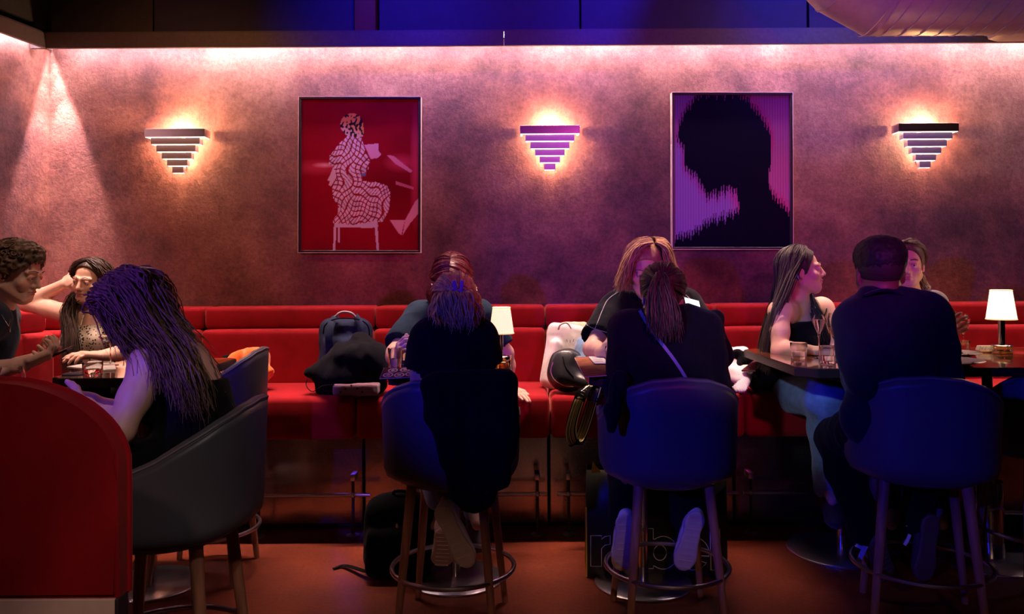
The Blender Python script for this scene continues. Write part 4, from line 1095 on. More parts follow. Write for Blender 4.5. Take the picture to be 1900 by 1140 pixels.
# e
def letter_e(xc, zc2, rx, rz):
    outer = arc(xc, zc2, rx, rz, -35, 0, 3)[:0] + [(xc+rx, zc2-.08*rz*0)] + arc(xc, zc2, rx, rz, 8, 325, 30) + [(xc+rx*.35, zc2-rz*.42)] + arc(xc, zc2, rx*.5, rz*.5, 310, 190, 6) + [(xc+rx, zc2-rz*.16)]
    inner = [(xc+rx*.48, zc2+rz*.14)] + arc(xc, zc2+rz*.14, rx*.48, rz*.42, 10, 170, 8) + [(xc-rx*.48, zc2+rz*.14)]
    return [outer, inner]
rx = 29*U1; rz = 30*U1
mb = MB(); outline_path(mb, letter_e(bx_(1163), bz_(1025), rx, rz)); mb.build('letter_e', lt, t, smooth=False)
# b
xb0, xb1 = bx_(1192), bx_(1212); zb0, zb1, zbt = bz_(1055), bz_(1055), bz_(981); cxb, czb = bx_(1230), bz_(1026)
mb = MB(); outline_path(mb, [[(xb0,zb0),(xb1,zb0),(xb1,zb0+5*U1)] + arc(cxb, czb, 27*U1, 30*U1, -125, 125, 22) + [(xb1, bz_(1001)),(xb1,zbt),(xb0,zbt)], arc(bx_(1224), czb, 12*U1, 14*U1, 0, 345, 16)]); mb.build('letter_b', lt, t, smooth=False)
mb = MB(); outline_path(mb, letter_e(bx_(1286), bz_(1028), rx, rz)); mb.build('letter_e', lt, t, smooth=False)
mb = MB(); outline_path(mb, [px2([(1317,981),(1335,981),(1337,1058),(1319,1058)])]); mb.build('letter_l', lt, t, smooth=False)
settle(t)
# coat draped over the stool back (claw-clip woman's)
t = one('coat', 'black coat draped over the back of the stool in the middle', 'coat', (P(870,940,2.68).x, 2.70, .45))
s = SDF(.008); dS = 2.735
s.cone(P(808,710,2.78), P(935,708,2.78), .030, .032, .03)
s.cone(P(800,715,2.76), P(806,775,2.735), .028, .030, .04); s.cone(P(806,775,2.735), P(838,850,2.74), .03, .035, .04)
for a, b, c, e in ((820,925,850,835), (848,943,868,2), (875,946,885,2), (905,935,905,2), (928,905,930,2), (940,850,945,2)):
    s.cone(P(a,712,2.765), P((a+c)/2,800,2.735), .034, .036, .03); s.cone(P((a+c)/2,800,2.735), P(c,b-12,2.76), .038, .026, .03)
s.cone(P(925,712,2.77), P(948,770,2.78), .03, .03, .03)
s.cone(P(815,706,2.84), P(930,706,2.84), .03, .03, .03)
s.mesh('cloth', M['black_cloth'], t, wrinkle(.008, 9, (1.8,1,.35), 2)); settle(t)

# ================================================================== people
def skin(name, c):
    m = mat(name, c, .48, spec=.4); b = nodes(m)[2]
    b.inputs['Subsurface Weight'].default_value = .12; b.inputs['Subsurface Radius'].default_value = (.02,.008,.004); b.inputs['Subsurface Scale'].default_value = .3
    t = nz(m, 14, 4); r = ramp(m, t.outputs['Fac'], [(.3, tuple(x*.9 for x in c)), (.7, tuple(min(1,x*1.08) for x in c))]); nodes(m)[1].new(r.outputs[0], b.inputs['Base Color'])
    bump(m, nz(m, 220, 3).outputs['Fac'], .08, .001); return m
SK1 = skin('skin_light', (.66,.40,.30)); SK2 = skin('skin_tan', (.52,.30,.20)); SK3 = skin('skin_brown', (.20,.10,.065))
LIPM = mat('lip_skin', (.45,.14,.13), .4); EYEW = mat('eye_white', (.75,.72,.70), .15); IRIS = mat('iris', (.04,.02,.015), .15)
def hairm(name, c1, c2, rough=.42):
    m = mat(name, c1, rough, spec=.35); n, l, b = nodes(m)
    t = nz(m, 6, 4, .6, stretch=(14,14,1.2)); r = ramp(m, t.outputs['Fac'], [(.32, c1), (.68, c2)]); l.new(r.outputs[0], b.inputs['Base Color'])
    bump(m, nz(m, 40, 3, .6, stretch=(9,9,.7)).outputs['Fac'], .35, .003); return m
def V3(*a): return Vector(a)
def nrm(v): return Vector(v).normalized()

class Head:
    def __init__(s, c, fwd, up=(0,0,1), k=1.0):
        s.c = Vector(c); s.f = nrm(fwd); s.r = s.f.cross(nrm(up)).normalized(); s.u = s.r.cross(s.f); s.k = k
        s.R = Matrix((s.r, s.f, s.u)).transposed()
    def __call__(s, x, y, z): return s.c + s.R @ Vector((x*s.k, y*s.k, z*s.k))
    def d(s, x, y, z): return s.R @ Vector((x, y, z))
    def add(s, S, fem=True, ears=True):
        k = s.k; R = np.array(s.R)
        e = lambda c, r, kk=.02, kind='u': S.ell(s(*c), tuple(x*k for x in r), R, kk*k, kind)
        c = lambda a, b, ra, rb, kk=.01, kind='u': S.cone(s(*a), s(*b), ra*k, rb*k, kk*k, None, kind)
        e((0,-.014,.032), (.074,.094,.084)); e((0,.022,-.030), (.060,.066,.072), .03)
        c((0,.062,-.090), (0,.060,-.094), .022 if fem else .026, .022, .03)
        for q in (-1,1):
            c((q*.055,.0,-.055), (q*.02,.06,-.088), .016, .017, .03)             # jaw line
            e((q*.040,.062,-.026), (.022,.018,.020), .02)                        # cheek
            e((q*.031,.098,.004), (.018,.014,.010), .014, 's')                   # eye socket
            c((q*.012,.088,.022), (q*.045,.072,.022), .008, .008, .012)          # brow
            e((q*.031,.079,.002), (.015,.011,.0105), .004)
            e((q*.031,.0830,.0088), (.0140,.0082,.0050), .004)                       # lids
            if ears:
                e((q*.076,-.006,-.008), (.007,.016,.030), .006); e((q*.086,-.002,-.006), (.007,.010,.018), .006, 's')
        c((0,.087,.010), (0,.104,-.024), .0080, .0100, .010); c((0,.102,-.025), (0,.108,-.029), .0088, .0078, .006)
        for q in (-1,1): c((q*.010,.094,-.033), (q*.012,.090,-.034), .0085, .008, .005)
        c((-.012,.087,-.054), (.012,.087,-.054), .0085, .0085, .008); c((-.010,.084,-.066), (.010,.084,-.066), .009, .009, .007)
        e((0,.094,-.0602), (.03,.008,.0013), .003, 's')
        e((0,.078,-.078), (.018,.006,.005), .006, 's')
    def details(s, t, brows=None, lips=True):
        k = s.k
        for q in (-1,1):
            ey = MB().sphere(s(q*.031,.0795,.0015), .0108*k, 14).build('eye', EYEW, t)
            MB().sphere(s(q*.031,.0872,.001), .0046*k, 10).build('iris', IRIS, ey)
            MB().tube([s(q*.017,.0875,.006), s(q*.031,.0905,.0075), s(q*.044,.081,.0045)], [.0008*k,.0014*k,.0008*k], 6).build('eyelashes', IRIS, t)
            if brows: MB().tube([s(q*.014,.0965,.029), s(q*.032,.092,.033), s(q*.050,.078,.027)], [.0032*k,.0032*k,.0012*k], 6, flat=.6).build('eyebrow', brows, t)
        if lips:
            MB().tube([s(-.024,.083,-.0585), s(-.010,.0945,-.054), s(0,.0955,-.056), s(.010,.0945,-.054), s(.024,.083,-.0585)], [.001*k,.0040*k,.0042*k,.0040*k,.001*k], 8).build('lips', LIPM, t)
            MB().tube([s(-.021,.082,-.061), s(-.009,.091,-.066), s(.009,.091,-.066), s(.021,.082,-.061)], [.001*k,.0048*k,.0048*k,.001*k], 8).build('lips', LIPM, t)

def hand(S, wr, dr, pn, th, curl=30, size=1.0, spread=1.0, thumb=None, curls=None):
    """wrist, pointing direction, palm-facing direction, thumb-side direction"""
    d = nrm(dr); n = nrm(Vector(pn)-d*d.dot(Vector(pn))); a = d.cross(n); a = a if a.dot(Vector(th)) > 0 else -a
    z = size; wr = Vector(wr); R = np.array(Matrix((a, d, n)).transposed())
    S.cone(wr-d*.02*z, wr+d*.03*z, .024*z, .026*z, .012, (n, .75))
    S.rbox(wr+d*.052*z, (.040*z,.044*z,.0135*z), R, .012*z, .012)
    for i, (o, L) in enumerate(((.030,.072),(.010,.080),(-.011,.075),(-.030,.060))):
        p = wr+d*(.090-.004*abs(i-1))*z+a*o*z; dd = (d+a*(1.5-i)*.07*spread).normalized(); ang = 0
        cu = (curls[i] if curls else curl+4*i)
        pts = [p-d*.02*z]; pts.append(p)
        for j, fr in enumerate((.45,.32,.23)):
            ang += math.radians(cu*(.8,1.1,.7)[j]); pts.append(pts[-1]+(dd*math.cos(ang)+n*math.sin(ang))*L*fr*z)
        S.chain(pts, [.0095*z,.0090*z,.0086*z,.0080*z,.0068*z], .003)
    tb = wr+d*.020*z+a*.026*z+n*.004*z; tv = thumb or (a*.75+d*.75+n*.35); tv = nrm(tv); m1 = tb+tv*.040*z; tv2 = nrm(tv+d*.5+n*.15); m2 = m1+tv2*.032*z; m3 = m2+nrm(tv2+d*.3)*.025*z
    S.chain([tb, m1, m2, m3], [.0135*z,.0115*z,.0098*z,.0080*z], .006)
    return wr+d*.08*z+n*.02

HAIRN = 4.0
class Person:
    def __init__(s, label, base, J, head, fem=True, group=None):
        s.t = thing('person', label, 'person', base); s.J = {k: Vector(v) for k, v in J.items()}; s.h = head; s.fem = fem
        j = s.J; s.up = nrm(j['neck']-j['pelvis']); s.r = nrm(j['sR']-j['sL']); s.f = nrm(s.up.cross(s.r)); s.r = s.f.cross(s.up).normalized()
        s.R = np.array(Matrix((s.r, s.f, s.up)).transposed())
    def torso(s, S, g=0.0, w=1.0, bust=None, k=.04):
        j = s.J; L = (j['neck']-j['pelvis']).length; c = lambda u, f=0, r=0: j['pelvis']+s.up*(L*u)+s.f*f+s.r*r; R = s.R
        bend = j.get('bend', Vector((0,0,0)))
        S.ell(c(0)+bend*.0, ((.160*w)+g,.115+g,.125+g), R, k); S.ell(c(.30,0)+bend, (.125*w+g,.095+g,.15+g), R, k)
        S.ell(c(.62,.0)+bend*.8, (.142*w+g,.105+g,.165+g), R, k)
        for q, p in ((-1,'sL'),(1,'sR')):
            S.cone(j[p].lerp(c(.88), .35), j[p].lerp(j['neck'], .12), .062+g, .056+g, k)
            S.cone(j['neck']-s.up*.01, j[p].lerp(j['neck'], .15)+s.up*.012, .040+g, .040+g, k)
        if bust if bust is not None else s.fem:
            for q in (-1,1): S.ell(c(.60,.085,q*.068)+bend*.8, (.058+g,.052+g,.060+g), R, .03)
    def neckhead(s, S, rn=.050, ears=True):
        j = s.J; h = s.h; S.cone(j['neck']-s.up*.02, h(0,-.018,-.045), rn*1.12, rn, .03); h.add(S, s.fem, ears)
    def arm(s, S, q, g=0.0, upto=2.0, m=1.0, k=.02):
        j = s.J; a, e, w_ = j['s'+q], j['el'+q], j['wr'+q]; f = 1.0 if s.fem else 1.12; f *= m
        if upto >= 1:
            S.cone(a, a.lerp(e,.5), .052*f+g, .044*f+g, .03); S.cone(a.lerp(e,.5), e, .044*f+g, .037*f+g, k)
            if upto > 1:
                u = min(1, upto-1); S.cone(e, e.lerp(w_, .35*min(1,u/.35)), .038*f+g, .040*f+g, k)
                if u > .35: S.cone(e.lerp(w_,.35), e.lerp(w_, u), .040*f+g, (.040-.015*(u-.35)/.65)*f+g, k)
        else:
            S.cone(a, a.lerp(e, upto), .052*f+g, (.052-.012*upto)*f+g*1.4, .03); 
    def sleeve_cut(s, S, q, upto):
        j = s.J; a, e, w_ = j['s'+q], j['el'+q], j['wr'+q]
        if upto <= 1: p = a.lerp(e, upto); n = nrm(e-a)
        else: p = e.lerp(w_, upto-1); n = nrm(w_-e)
        S.cutlocal(p, n, p+n*.055, .085)
    def legs(s, S, g=0.0, m=1.0, to=1.0):
        j = s.J
        for q in 'LR':
            if 'kn'+q not in j: continue
            hp = j['pelvis']+s.r*(.085 if q == 'R' else -.085)-s.up*.02; kn, an = j['kn'+q], j['an'+q]
            S.cone(hp, kn, .080*m+g, .056*m+g, .04); S.cone(kn, kn.lerp(an,.35), .054*m+g, .052*m+g, .03); S.cone(kn.lerp(an,.35), kn.lerp(an,to), .052*m+g, .034*m+g, .03)
    def body(s, m, vox=.005, hands=(), rn=.050, ears=True, bust=None, arms='LR', legs=True, foot=True):
        S = SDF(vox); s.torso(S, -.004, bust=bust); s.neckhead(S, rn, ears)
        for q in arms: s.arm(S, q)
        if legs: s.legs(S, -.012)
        for hd in hands: hand(S, **hd)
        if legs and foot:
            for q in 'LR':
                if 'toe'+q in s.J: S.cone(s.J['an'+q], s.J['toe'+q], .030, .022, .02)
        return S.mesh('body', m, s.t)
    def cap(s, m, off=.006, line=((0,.050,.060),(0,.86,-.50)), vox=.005, disp=None, extra=None, name='hair'):
        h = s.h; S = SDF(vox); R = np.array(h.R); k = h.k
        S.ell(h(0,-.014,.032), ((.077+off)*k,(.097+off)*k,(.087+off)*k), R, .01)
        if extra: extra(S)
        S.cut(h(*line[0]), h.d(*line[1]))
        return S.mesh(name, m, s.t, disp)
    # ---- hair locks
    def gd(s, side, a, az, el, pts, off=.010, n0=6):
        """a guide: over the scalp from the parting (midline angle a) to azimuth az / elevation el, then through world points"""
        h = s.h; a, az, el = map(math.radians, (a, az, el))
        d0 = Vector((.02*side, math.cos(a), math.sin(a))).normalized(); d1 = Vector((side*math.sin(az)*math.cos(el), math.cos(az)*math.cos(el), math.sin(el))).normalized()
        out = []
        for i in range(n0):
            d_ = d0.slerp(d1, i/(n0-1)) if d0.angle(d1) > 1e-3 else d0
            out.append(h(0,-.014,.032) + h.R @ Vector((d_.x*(.077*s.h.k+off), d_.y*(.097*s.h.k+off), d_.z*(.087*s.h.k+off))))
        return curve_pts(out+[Vector(p) for p in pts], 18)
    def locks(s, groups, m, count=260, r=.0045, thick=.012, wav=.006, wf=3.0, name='hair_locks', seed=1, cut=.18, fray=.012, seg=3):
        r = r*.40; clump = rg0 = np.random.default_rng(seed+50).normal(0, 1, (40, 6))
        rg = np.random.default_rng(seed); VV = []; FF = []; base = 0
        n = 16; tot = sum(max(1, len(g)-1) for g in groups)
        for g in groups:
            g = [np.asarray(x) for x in g]; cnt = int(count*HAIRN*max(1, len(g)-1)/tot)
            for i in range(cnt):
                u = rg.random()*(len(g)-1) if len(g) > 1 else 0; a = min(int(u), max(len(g)-2, 0)); f = u-a
                c = g[a]*(1-f)+g[min(a+1, len(g)-1)]*f
                L = 1-cut*rg.random()**1.5; t = np.linspace(0, L, n); idx = t*17; i0 = np.minimum(idx.astype(int), 16); fr = (idx-i0)[:,None]
                c = c[i0]*(1-fr)+c[i0+1]*fr
                ctr = np.array(s.h(0,-.014,0)); 
                tt = np.linspace(0,1,n)[:,None]
                off = rg.normal(0, 1, 3)*thick*.5; cl = clump[int(u/(max(1,len(g)-1))*38.99)]; off = off*.6+cl[:3]*thick*.28; ph = cl[3:]*3+rg.random(3)*1.6; fq = wf*(.7+.6*rg.random())
                c = c + off*(.25+.75*np.minimum(tt*2.2, 1)) + rg.normal(0,1,3)*fray*tt**2
                c = c + np.stack([np.sin(tt[:,0]*fq*6.28+ph[0]), np.cos(tt[:,0]*fq*6.28+ph[1]), np.sin(tt[:,0]*fq*6.28+ph[2])*.4], 1)*wav*np.minimum(tt*2.5,1)**1.2
                tg = np.gradient(c, axis=0); tg /= np.linalg.norm(tg, axis=1, keepdims=True)+1e-9
                ref = c-ctr; n1 = np.cross(tg, ref); n1 /= np.linalg.norm(n1, axis=1, keepdims=True)+1e-9; n2 = np.cross(tg, n1)
                rr_ = r*(.6+.8*rg.random())*(.55+.9*np.sin(np.pi*np.clip(tt*.85+.12,0,1)))*np.where(tt > .9, .45, 1)
                for k in range(seg):
                    an = 2*PI*k/seg; VV.append(c+n1*np.cos(an)*rr_*1.5+n2*np.sin(an)*rr_*.8)
                bi = base+np.arange(n-1)
                for k in range(seg):
                    k2 = (k+1) % seg; FF.append(np.stack([bi+k*n, bi+k*n+1, bi+k2*n+1, bi+k2*n], 1))
                base += n*seg
        return mesh_np(name, np.concatenate(VV), np.concatenate(FF), m, s.t)
    def part(s, name, m, fn, disp=None, vox=.006, parent=None):
        S = SDF(vox); fn(S); return S.mesh(name, m, parent or s.t, disp)
    def done(s, shoes=True):
        if shoes and 'toeL' in s.J and not any(c.name.startswith('shoe') for c in s.t.children):
            for q in 'LR':
                d = s.J['toe'+q]-s.J['an'+q]; d.z = -.03; shoe(s, s.J['an'+q], d, (0,0,1), DSH, DSO)
        settle(s.t)
CW = lambda seed=1, a=.005, sc=11: wrinkle(a, sc, (1,1,.7), seed)
def shoe(p, an, toe, up, m, sole_m, L=.27, label=None):
    """low shoe from ankle joint; toe = pointing direction, up = out of the top of the foot"""
    d = nrm(toe); u = nrm(Vector(up)-d*d.dot(Vector(up))); r = d.cross(u); R = np.array(Matrix((r, d, u)).transposed())
    an = Vector(an); heel = an-u*.055-d*.035
    S = SDF(.005); S.ell(heel+d*.03+u*.012, (.034,.040,.040), R, .02); S.ell(heel+d*.11+u*.004, (.038,.075,.034), R, .03); S.ell(heel+d*.19-u*.004, (.042,.058,.026), R, .03)
    S.cone(heel+d*.03+u*.02, an+u*.012, .036, .036, .02); S.cut(heel-u*.018, -u)
    S.ell(an+u*.035, (.028,.034,.03), R, .006, 's')
    o = S.mesh('shoe', m, p.t)
    S = SDF(.005); S.ell(heel+d*.03-u*.022, (.038,.045,.016), R, .01); S.ell(heel+d*.11-u*.022, (.036,.08,.015), R, .02); S.ell(heel+d*.19-u*.021, (.045,.062,.015), R, .02); S.cut(heel-u*.030, -u)
    S.mesh('sole', sole_m, o)
    mb = MB()
    for i in range(9): mb.box(heel+d*(.005+.028*i)-u*.0305, (.021 if 2 < i < 5 else .026,.0035,.0018), Matrix((r,d,u)).transposed())
    tr_ = mb.build('tread', sole_m, o, smooth=False)
    mb = MB()
    for i in range(4): mb.tube([heel+d*(.09+.025*i)+u*.036-r*.022-u*.005*i, heel+d*(.09+.025*i)+u*(.042-.005*i), heel+d*(.09+.025*i)+u*.036+r*.022-u*.005*i], .0028, 6)
    mb.build('laces', m, o)
    return o
WSH = mottled('white_shoe', (.72,.66,.66), (.8,.74,.74), 30, .6, .1); WSO = mottled('shoe_sole', (.62,.50,.42), (.68,.56,.48), 40, .7, .2); DSO = mat('dark_sole', (.10,.05,.06), .7); DSH = mat('dark_shoe', (.05,.025,.035), .7)
T_BLK = fabric('black_tee', (.006,.006,.009), .95, .05); T_NAV = fabric('navy_knit', (.012,.022,.040), .9, .10); T_DEN = fabric('dark_denim', (.010,.022,.040), .85, .04, 500, .35)
T_HOOD = fabric('black_hoodie', (.006,.006,.012), .95, .05); T_JKT = fabric('navy_jacket', (.009,.010,.030), .85, .08); T_GREY = fabric('grey_top', (.16,.13,.15), .8, .3); TRS = fabric('black_trousers', (.005,.005,.007), .95, .03)
def dots_mat():
    m = mat('dotted_cloth', (.72,.66,.52), .85, spec=.2); n, l, b = nodes(m); tc = n.new('ShaderNodeTexCoord'); v = n.new('ShaderNodeTexVoronoi'); v.inputs['Scale'].default_value = 75
    l.new(tc.outputs['Object'], v.inputs['Vector']); r = ramp(m, v.outputs['Distance'], [(.0, (.02,.018,.015)), (.30, (.02,.018,.015)), (.36, (.72,.66,.52)), (1, (.74,.68,.55))]); l.new(r.outputs[0], b.inputs['Base Color']); return m
DOTS = dots_mat()
def seat_legs(px, d, side=.085): pass

# ---------------------------------------------------------------- A: man with the phone, far left
h = Head(P(30,506,3.40), (.95,-.02,-.30), (0,0,1), 1.03)
J = dict(neck=P(-8,578,3.42), pelvis=P(-62,735,3.42), sR=P(-22,598,3.24), sL=P(0,592,3.62), elR=P(-75,702,3.12), wrR=P(44,677,3.10), elL=P(-30,700,3.62), wrL=P(62,668,3.38),
         knR=P(35,770,3.28), anR=P(20,985,3.30), knL=P(50,765,3.50), anL=P(40,960,3.55), toeR=P(75,1000,3.3), toeL=P(95,975,3.55))
p = Person('man with short curly hair in a navy jumper looking down at his phone', P(-40,1100,3.42)*0+V3(P(-62,735,3.42).x,3.42,0), J, h, False)
p.body(SK1, .004, hands=[dict(wr=J['wrR'], dr=P(105,652,3.16)-P(44,677,3.10), pn=(.3,.5,1), th=(.2,.9,.6), curl=34, size=1.05), dict(wr=J['wrL'], dr=P(112,655,3.28)-P(62,668,3.38), pn=(.3,-.7,.8), th=(.1,-.3,1), curl=30, size=1.05, thumb=V3(.45,-.4,.9))], rn=.058)
h.details(p.t, hairm('brow_dark', (.03,.02,.015), (.05,.03,.02)))
def f(S):
    p.torso(S, .014); [p.arm(S, q, .012, 1.25) for q in 'LR']; p.sleeve_cut(S, 'R', 1.25); p.sleeve_cut(S, 'L', 1.25); S.ell(J['neck']+V3(.02,0,.055), (.075,.075,.06), None, .01, 's')
sn = snapper(p.part('jumper', T_NAV, f, CW(3, .006)))
p.part('trousers', TRS, lambda S: (p.legs(S, .008), S.ell(J['pelvis'], (.15,.14,.12), None, .04)), CW(4))
S = SDF(.004)
hc = hairm('curly_brown', (.045,.028,.018), (.11,.07,.045), .5)
p.cap(hc, .012, ((0,.060,.052),(0,.80,-.60)), .004, lambda q: .010*(1-2*np.abs(vnoise(q, 55, 1)))+.004*vnoise(q, 110, 2), lambda S: S.ell(h(0,.02,.095), (.06,.055,.03), np.array(h.R), .03))
rg = np.random.default_rng(5); gs = []
for i in range(150):
    a_, e_ = rg.random()*2*PI, rg.random()*1.25+.05; d_ = V3(math.sin(a_)*math.cos(e_), math.cos(a_)*math.cos(e_), math.sin(e_))
    if d_.y > .72 and d_.z < .55: continue
    o_ = h(0,-.014,.032); q0 = o_ + h.R @ V3(d_.x*.082, d_.y*.102, d_.z*.092); tx = nrm(d_.cross(V3(rg.normal(),rg.normal(),rg.normal()))); ty = d_.cross(tx)
    gs.append([np.array([list(q0 + h.R @ (d_*(.004+.016*u) + tx*.011*math.cos(u*9) + ty*.011*math.sin(u*9))) for u in np.linspace(0,1,18)])])
p.locks(gs, hc, 150, .0042, .006, .0, 1, cut=.05, fray=.0)
nk = [sn(2,582,3.3), sn(6,590,3.3), sn(11,598,3.3), sn(16,606,3.3), sn(19,592,3.3), sn(20,580,3.3)]; MB().tube(nk, .0016, 6).build('necklace', M['silver'], p.t)
MB().box(sn(17,612), (.004,.002,.011), bev=.001).build('pendant', M['silver'], p.t)
p.done()
phone('dark phone held in both hands by the man at far left', P(110,655,3.20), (-.05,.95,.15), nrm(P(139,641,3.20)-P(98,659,3.20)), False, .036, .052)

# ---------------------------------------------------------------- B: woman in the corner, elbow raised
h = Head(P(168,522,4.05), (-.12,-1,-.10), (.12,0,1), .93)
J = dict(neck=P(176,580,4.10), pelvis=P(188,705,4.10), sR=P(136,585,4.06), sL=P(216,590,4.06), elR=P(50,564,4.14), wrR=P(118,528,4.12), elL=P(248,652,3.90), wrL=P(190,660,3.74),
         knR=P(160,735,3.62), anR=P(160,960,3.60), knL=P(225,735,3.62), anL=P(225,960,3.60), toeR=P(158,985,3.42), toeL=P(228,985,3.42))
p = Person('woman with very long dark hair and a dotted top leaning on one raised elbow', V3(P(188,705,4.1).x,4.10,0), J, h)
p.body(SK1, .0045, hands=[dict(wr=J['wrR'], dr=(.75,.1,.45), pn=(.3,.8,-.3), th=(-.2,-.4,.6), curl=18), dict(wr=J['wrL'], dr=P(155,658,3.68)-P(190,660,3.74), pn=(0,.1,-1), th=(0,1,0), curl=16)], rn=.046)
h.details(p.t, hairm('brow_b', (.03,.02,.015), (.05,.03,.02)))
def f(S): p.torso(S, .010); S.cut(P(175,604,4.0), (0,.15,1))
p.part('top', DOTS, f, CW(5, .003))
for q in (P(150,600,3.98), P(200,600,3.98)): MB().tube([q+V3(0,0,-.01), q+V3(.0,.03,.05), q+V3(.01,.09,.07)], .0035, 6).build('shoulder_strap', DOTS, p.t)
p.part('trousers', TRS, lambda S: p.legs(S, .008), CW(4))
hc = hairm('long_dark', (.022,.014,.012), (.075,.045,.035))
p.cap(hc, .006, ((0,.052,.060),(0,.88,-.47)))
ZL_ = [[P(126,555,4.04), P(121,620,3.98), P(120,660,3.95), P(118,690,3.95)], [P(127,560,4.01), P(130,620,3.95), P(130,665,3.92), P(130,700,3.92)], [P(129,562,3.99), P(138,615,3.93), P(143,660,3.90), P(142,690,3.90)]]
p.locks([[p.gd(-1, 60, 70, -8, ZL_[2], .010), p.gd(-1, 75, 88, -10, ZL_[1], .010), p.gd(-1, 90, 108, -12, ZL_[0], .010), p.gd(-1, 110, 150, -20, [P(140,590,4.14), P(125,650,4.08)], .010)],
         [p.gd(1, 60, 68, -5, [P(196,560,3.98), P(200,600,3.94), P(205,650,3.92)], .010), p.gd(1, 75, 90, -8, [P(203,560,4.0), P(212,610,3.96), P(215,660,3.94)], .010), p.gd(1, 100, 140, -14, [P(205,580,4.12), P(215,640,4.05)], .010)]], hc, 330, .0042, .016, .005, 2.2, seed=2)
for q in range(4): MB().sphere(J['wrL']+nrm(P(155,658,3.68)-P(190,660,3.74))*(.155-.006*q)+V3(0,.028-.018*q,-.022), (.006,.004,.004), 8).build('fingernail', LIPM, p.t)
p.done()

# ---------------------------------------------------------------- C: woman with long hair lit blue
h = Head(P(246,578,2.46), (-.80,.10,-.59), (-.52,.03,.85), .98)
J = dict(neck=P(300,645,2.44), pelvis=P(352,838,2.44), sL=P(276,682,2.30), sR=P(315,668,2.62), elL=P(222,800,2.20), wrL=P(150,752,2.32), elR=P(235,780,2.72), wrR=P(160,742,2.65),
         knL=P(180,880,2.25), anL=P(190,1080,2.30), knR=P(190,870,2.62), anR=P(200,1060,2.60), toeL=P(130,1090,2.30), toeR=P(140,1075,2.6), bend=V3(.05,0,.0))
p = Person('woman with long wavy hair lit blue, in a black backless top, facing left', V3(P(352,838,2.44).x,2.44,0), J, h)
p.body(SK1, .005, hands=[dict(wr=J['wrL'], dr=(-1,.1,.1), pn=(0,.8,-.5), th=(0,.2,1), curl=25), dict(wr=J['wrR'], dr=(-1,-.1,.0), pn=(0,-.8,-.5), th=(0,.2,1), curl=25)], rn=.048)
h.details(p.t, None)
def f(S): p.torso(S, .011); S.cut(P(295,712,2.3), (-.05,.1,1)); 
p.part('top', T_BLK, f, CW(6, .005))
MB().tube(curve_pts([P(300,712,2.32), P(292,668,2.32), P(290,652,2.42)], 10), .004, 6).build('shoulder_strap', T_BLK, p.t)
p.part('trousers', TRS, lambda S: (p.legs(S, .010)), CW(4))
hc = hairm('brown_wavy', (.10,.055,.035), (.26,.15,.10), .4)
p.cap(hc, .008, ((0,.056,.058),(0,.90,-.43)))
MB().sphere(P(231,633,2.375), (.006,.004,.009)).build('earring', M['silver'], p.t)
Gs = [p.gd(-1, 46, 72, 6, [P(214,605,2.36), P(218,634,2.34)], .006), p.gd(-1, 55, 80, -8, [P(236,625,2.35), P(262,650,2.30), P(282,700,2.26)], .008), p.gd(-1, 70, 100, -6, [P(262,620,2.34), P(296,662,2.28), P(310,725,2.24)], .010),
      p.gd(-1, 85, 122, -5, [P(285,615,2.34), P(322,668,2.27), P(340,725,2.26), P(348,762,2.25)], .012), p.gd(-1, 100, 145, -20, [P(305,605,2.38), P(345,665,2.33), P(368,725,2.32), P(378,765,2.32)], .010), p.gd(-1, 118, 168, -32, [P(325,605,2.44), P(362,660,2.43), P(390,715,2.43), P(402,755,2.43)], .004),
      p.gd(1, 118, 160, -32, [P(322,612,2.53), P(360,660,2.54), P(394,712,2.52), P(410,745,2.52)], .004), p.gd(1, 95, 120, -5, [P(290,620,2.60), P(330,680,2.62)], .010)]
p.locks([Gs], hc, 620, .0048, .028, .009, 2.6, seed=3, cut=.25, fray=.016)
p.part('hair', hc, lambda S: (S.chain([h(0,-.05,.02), P(300,605,2.45), P(342,668,2.42), P(368,712,2.42), P(382,742,2.42)], [.075,.062,.06,.052,.030], .03, (p.f, .6)), S.chain([h(0,-.04,.0), P(300,635,2.36), P(332,705,2.32)], [.05,.04,.028], .03, (V3(0,1,0), .5))), lambda q: .004*vnoise(q*np.array([3,3,.5]), 14))
p.done()

# ---------------------------------------------------------------- D: woman in the denim shirt, facing us
h = Head(P(838,522,3.72), (-.05,-.72,-.62), (0,-.6,.75), 1.0)
J = dict(neck=P(838,572,3.86), pelvis=P(835,722,4.02), sR=P(774,592,3.84), sL=P(890,588,3.86), elR=P(736,668,3.62), wrR=P(736,676,3.38), elL=P(938,655,3.90), wrL=P(944,722,3.98),
         knR=P(800,735,3.58), anR=P(800,950,3.62), knL=P(880,735,3.58), anL=P(880,950,3.62), toeR=P(798,975,3.45), toeL=P(885,975,3.45))
J['elR'] = P(733,655,3.62)
p = Person('woman with a burgundy bob and dark denim shirt reading, head bowed', V3(P(835,722,4.02).x,4.02,0), J, h)
p.body(SK1, .0045, hands=[dict(wr=J['wrR'], dr=(.15,-.35,.55), pn=(1,.1,.2), th=(-.5,-.3,.5), curl=38), dict(wr=J['wrL'], dr=P(968,733,3.90)-P(944,724,3.98), pn=(0,0,-1), th=(-.3,-1,0), curl=7)], rn=.048)
h.details(p.t, hairm('brow_d', (.06,.02,.02), (.1,.03,.03)))
def f(S): p.torso(S, .014); [p.arm(S, q, .020, .78) for q in 'LR']; p.sleeve_cut(S, 'R', .78); p.sleeve_cut(S, 'L', .78); S.ell(J['neck']+V3(0,-.05,.05), (.06,.07,.06), None, .01, 's')
p.part('shirt', T_DEN, f, CW(7, .006))
mb = MB()
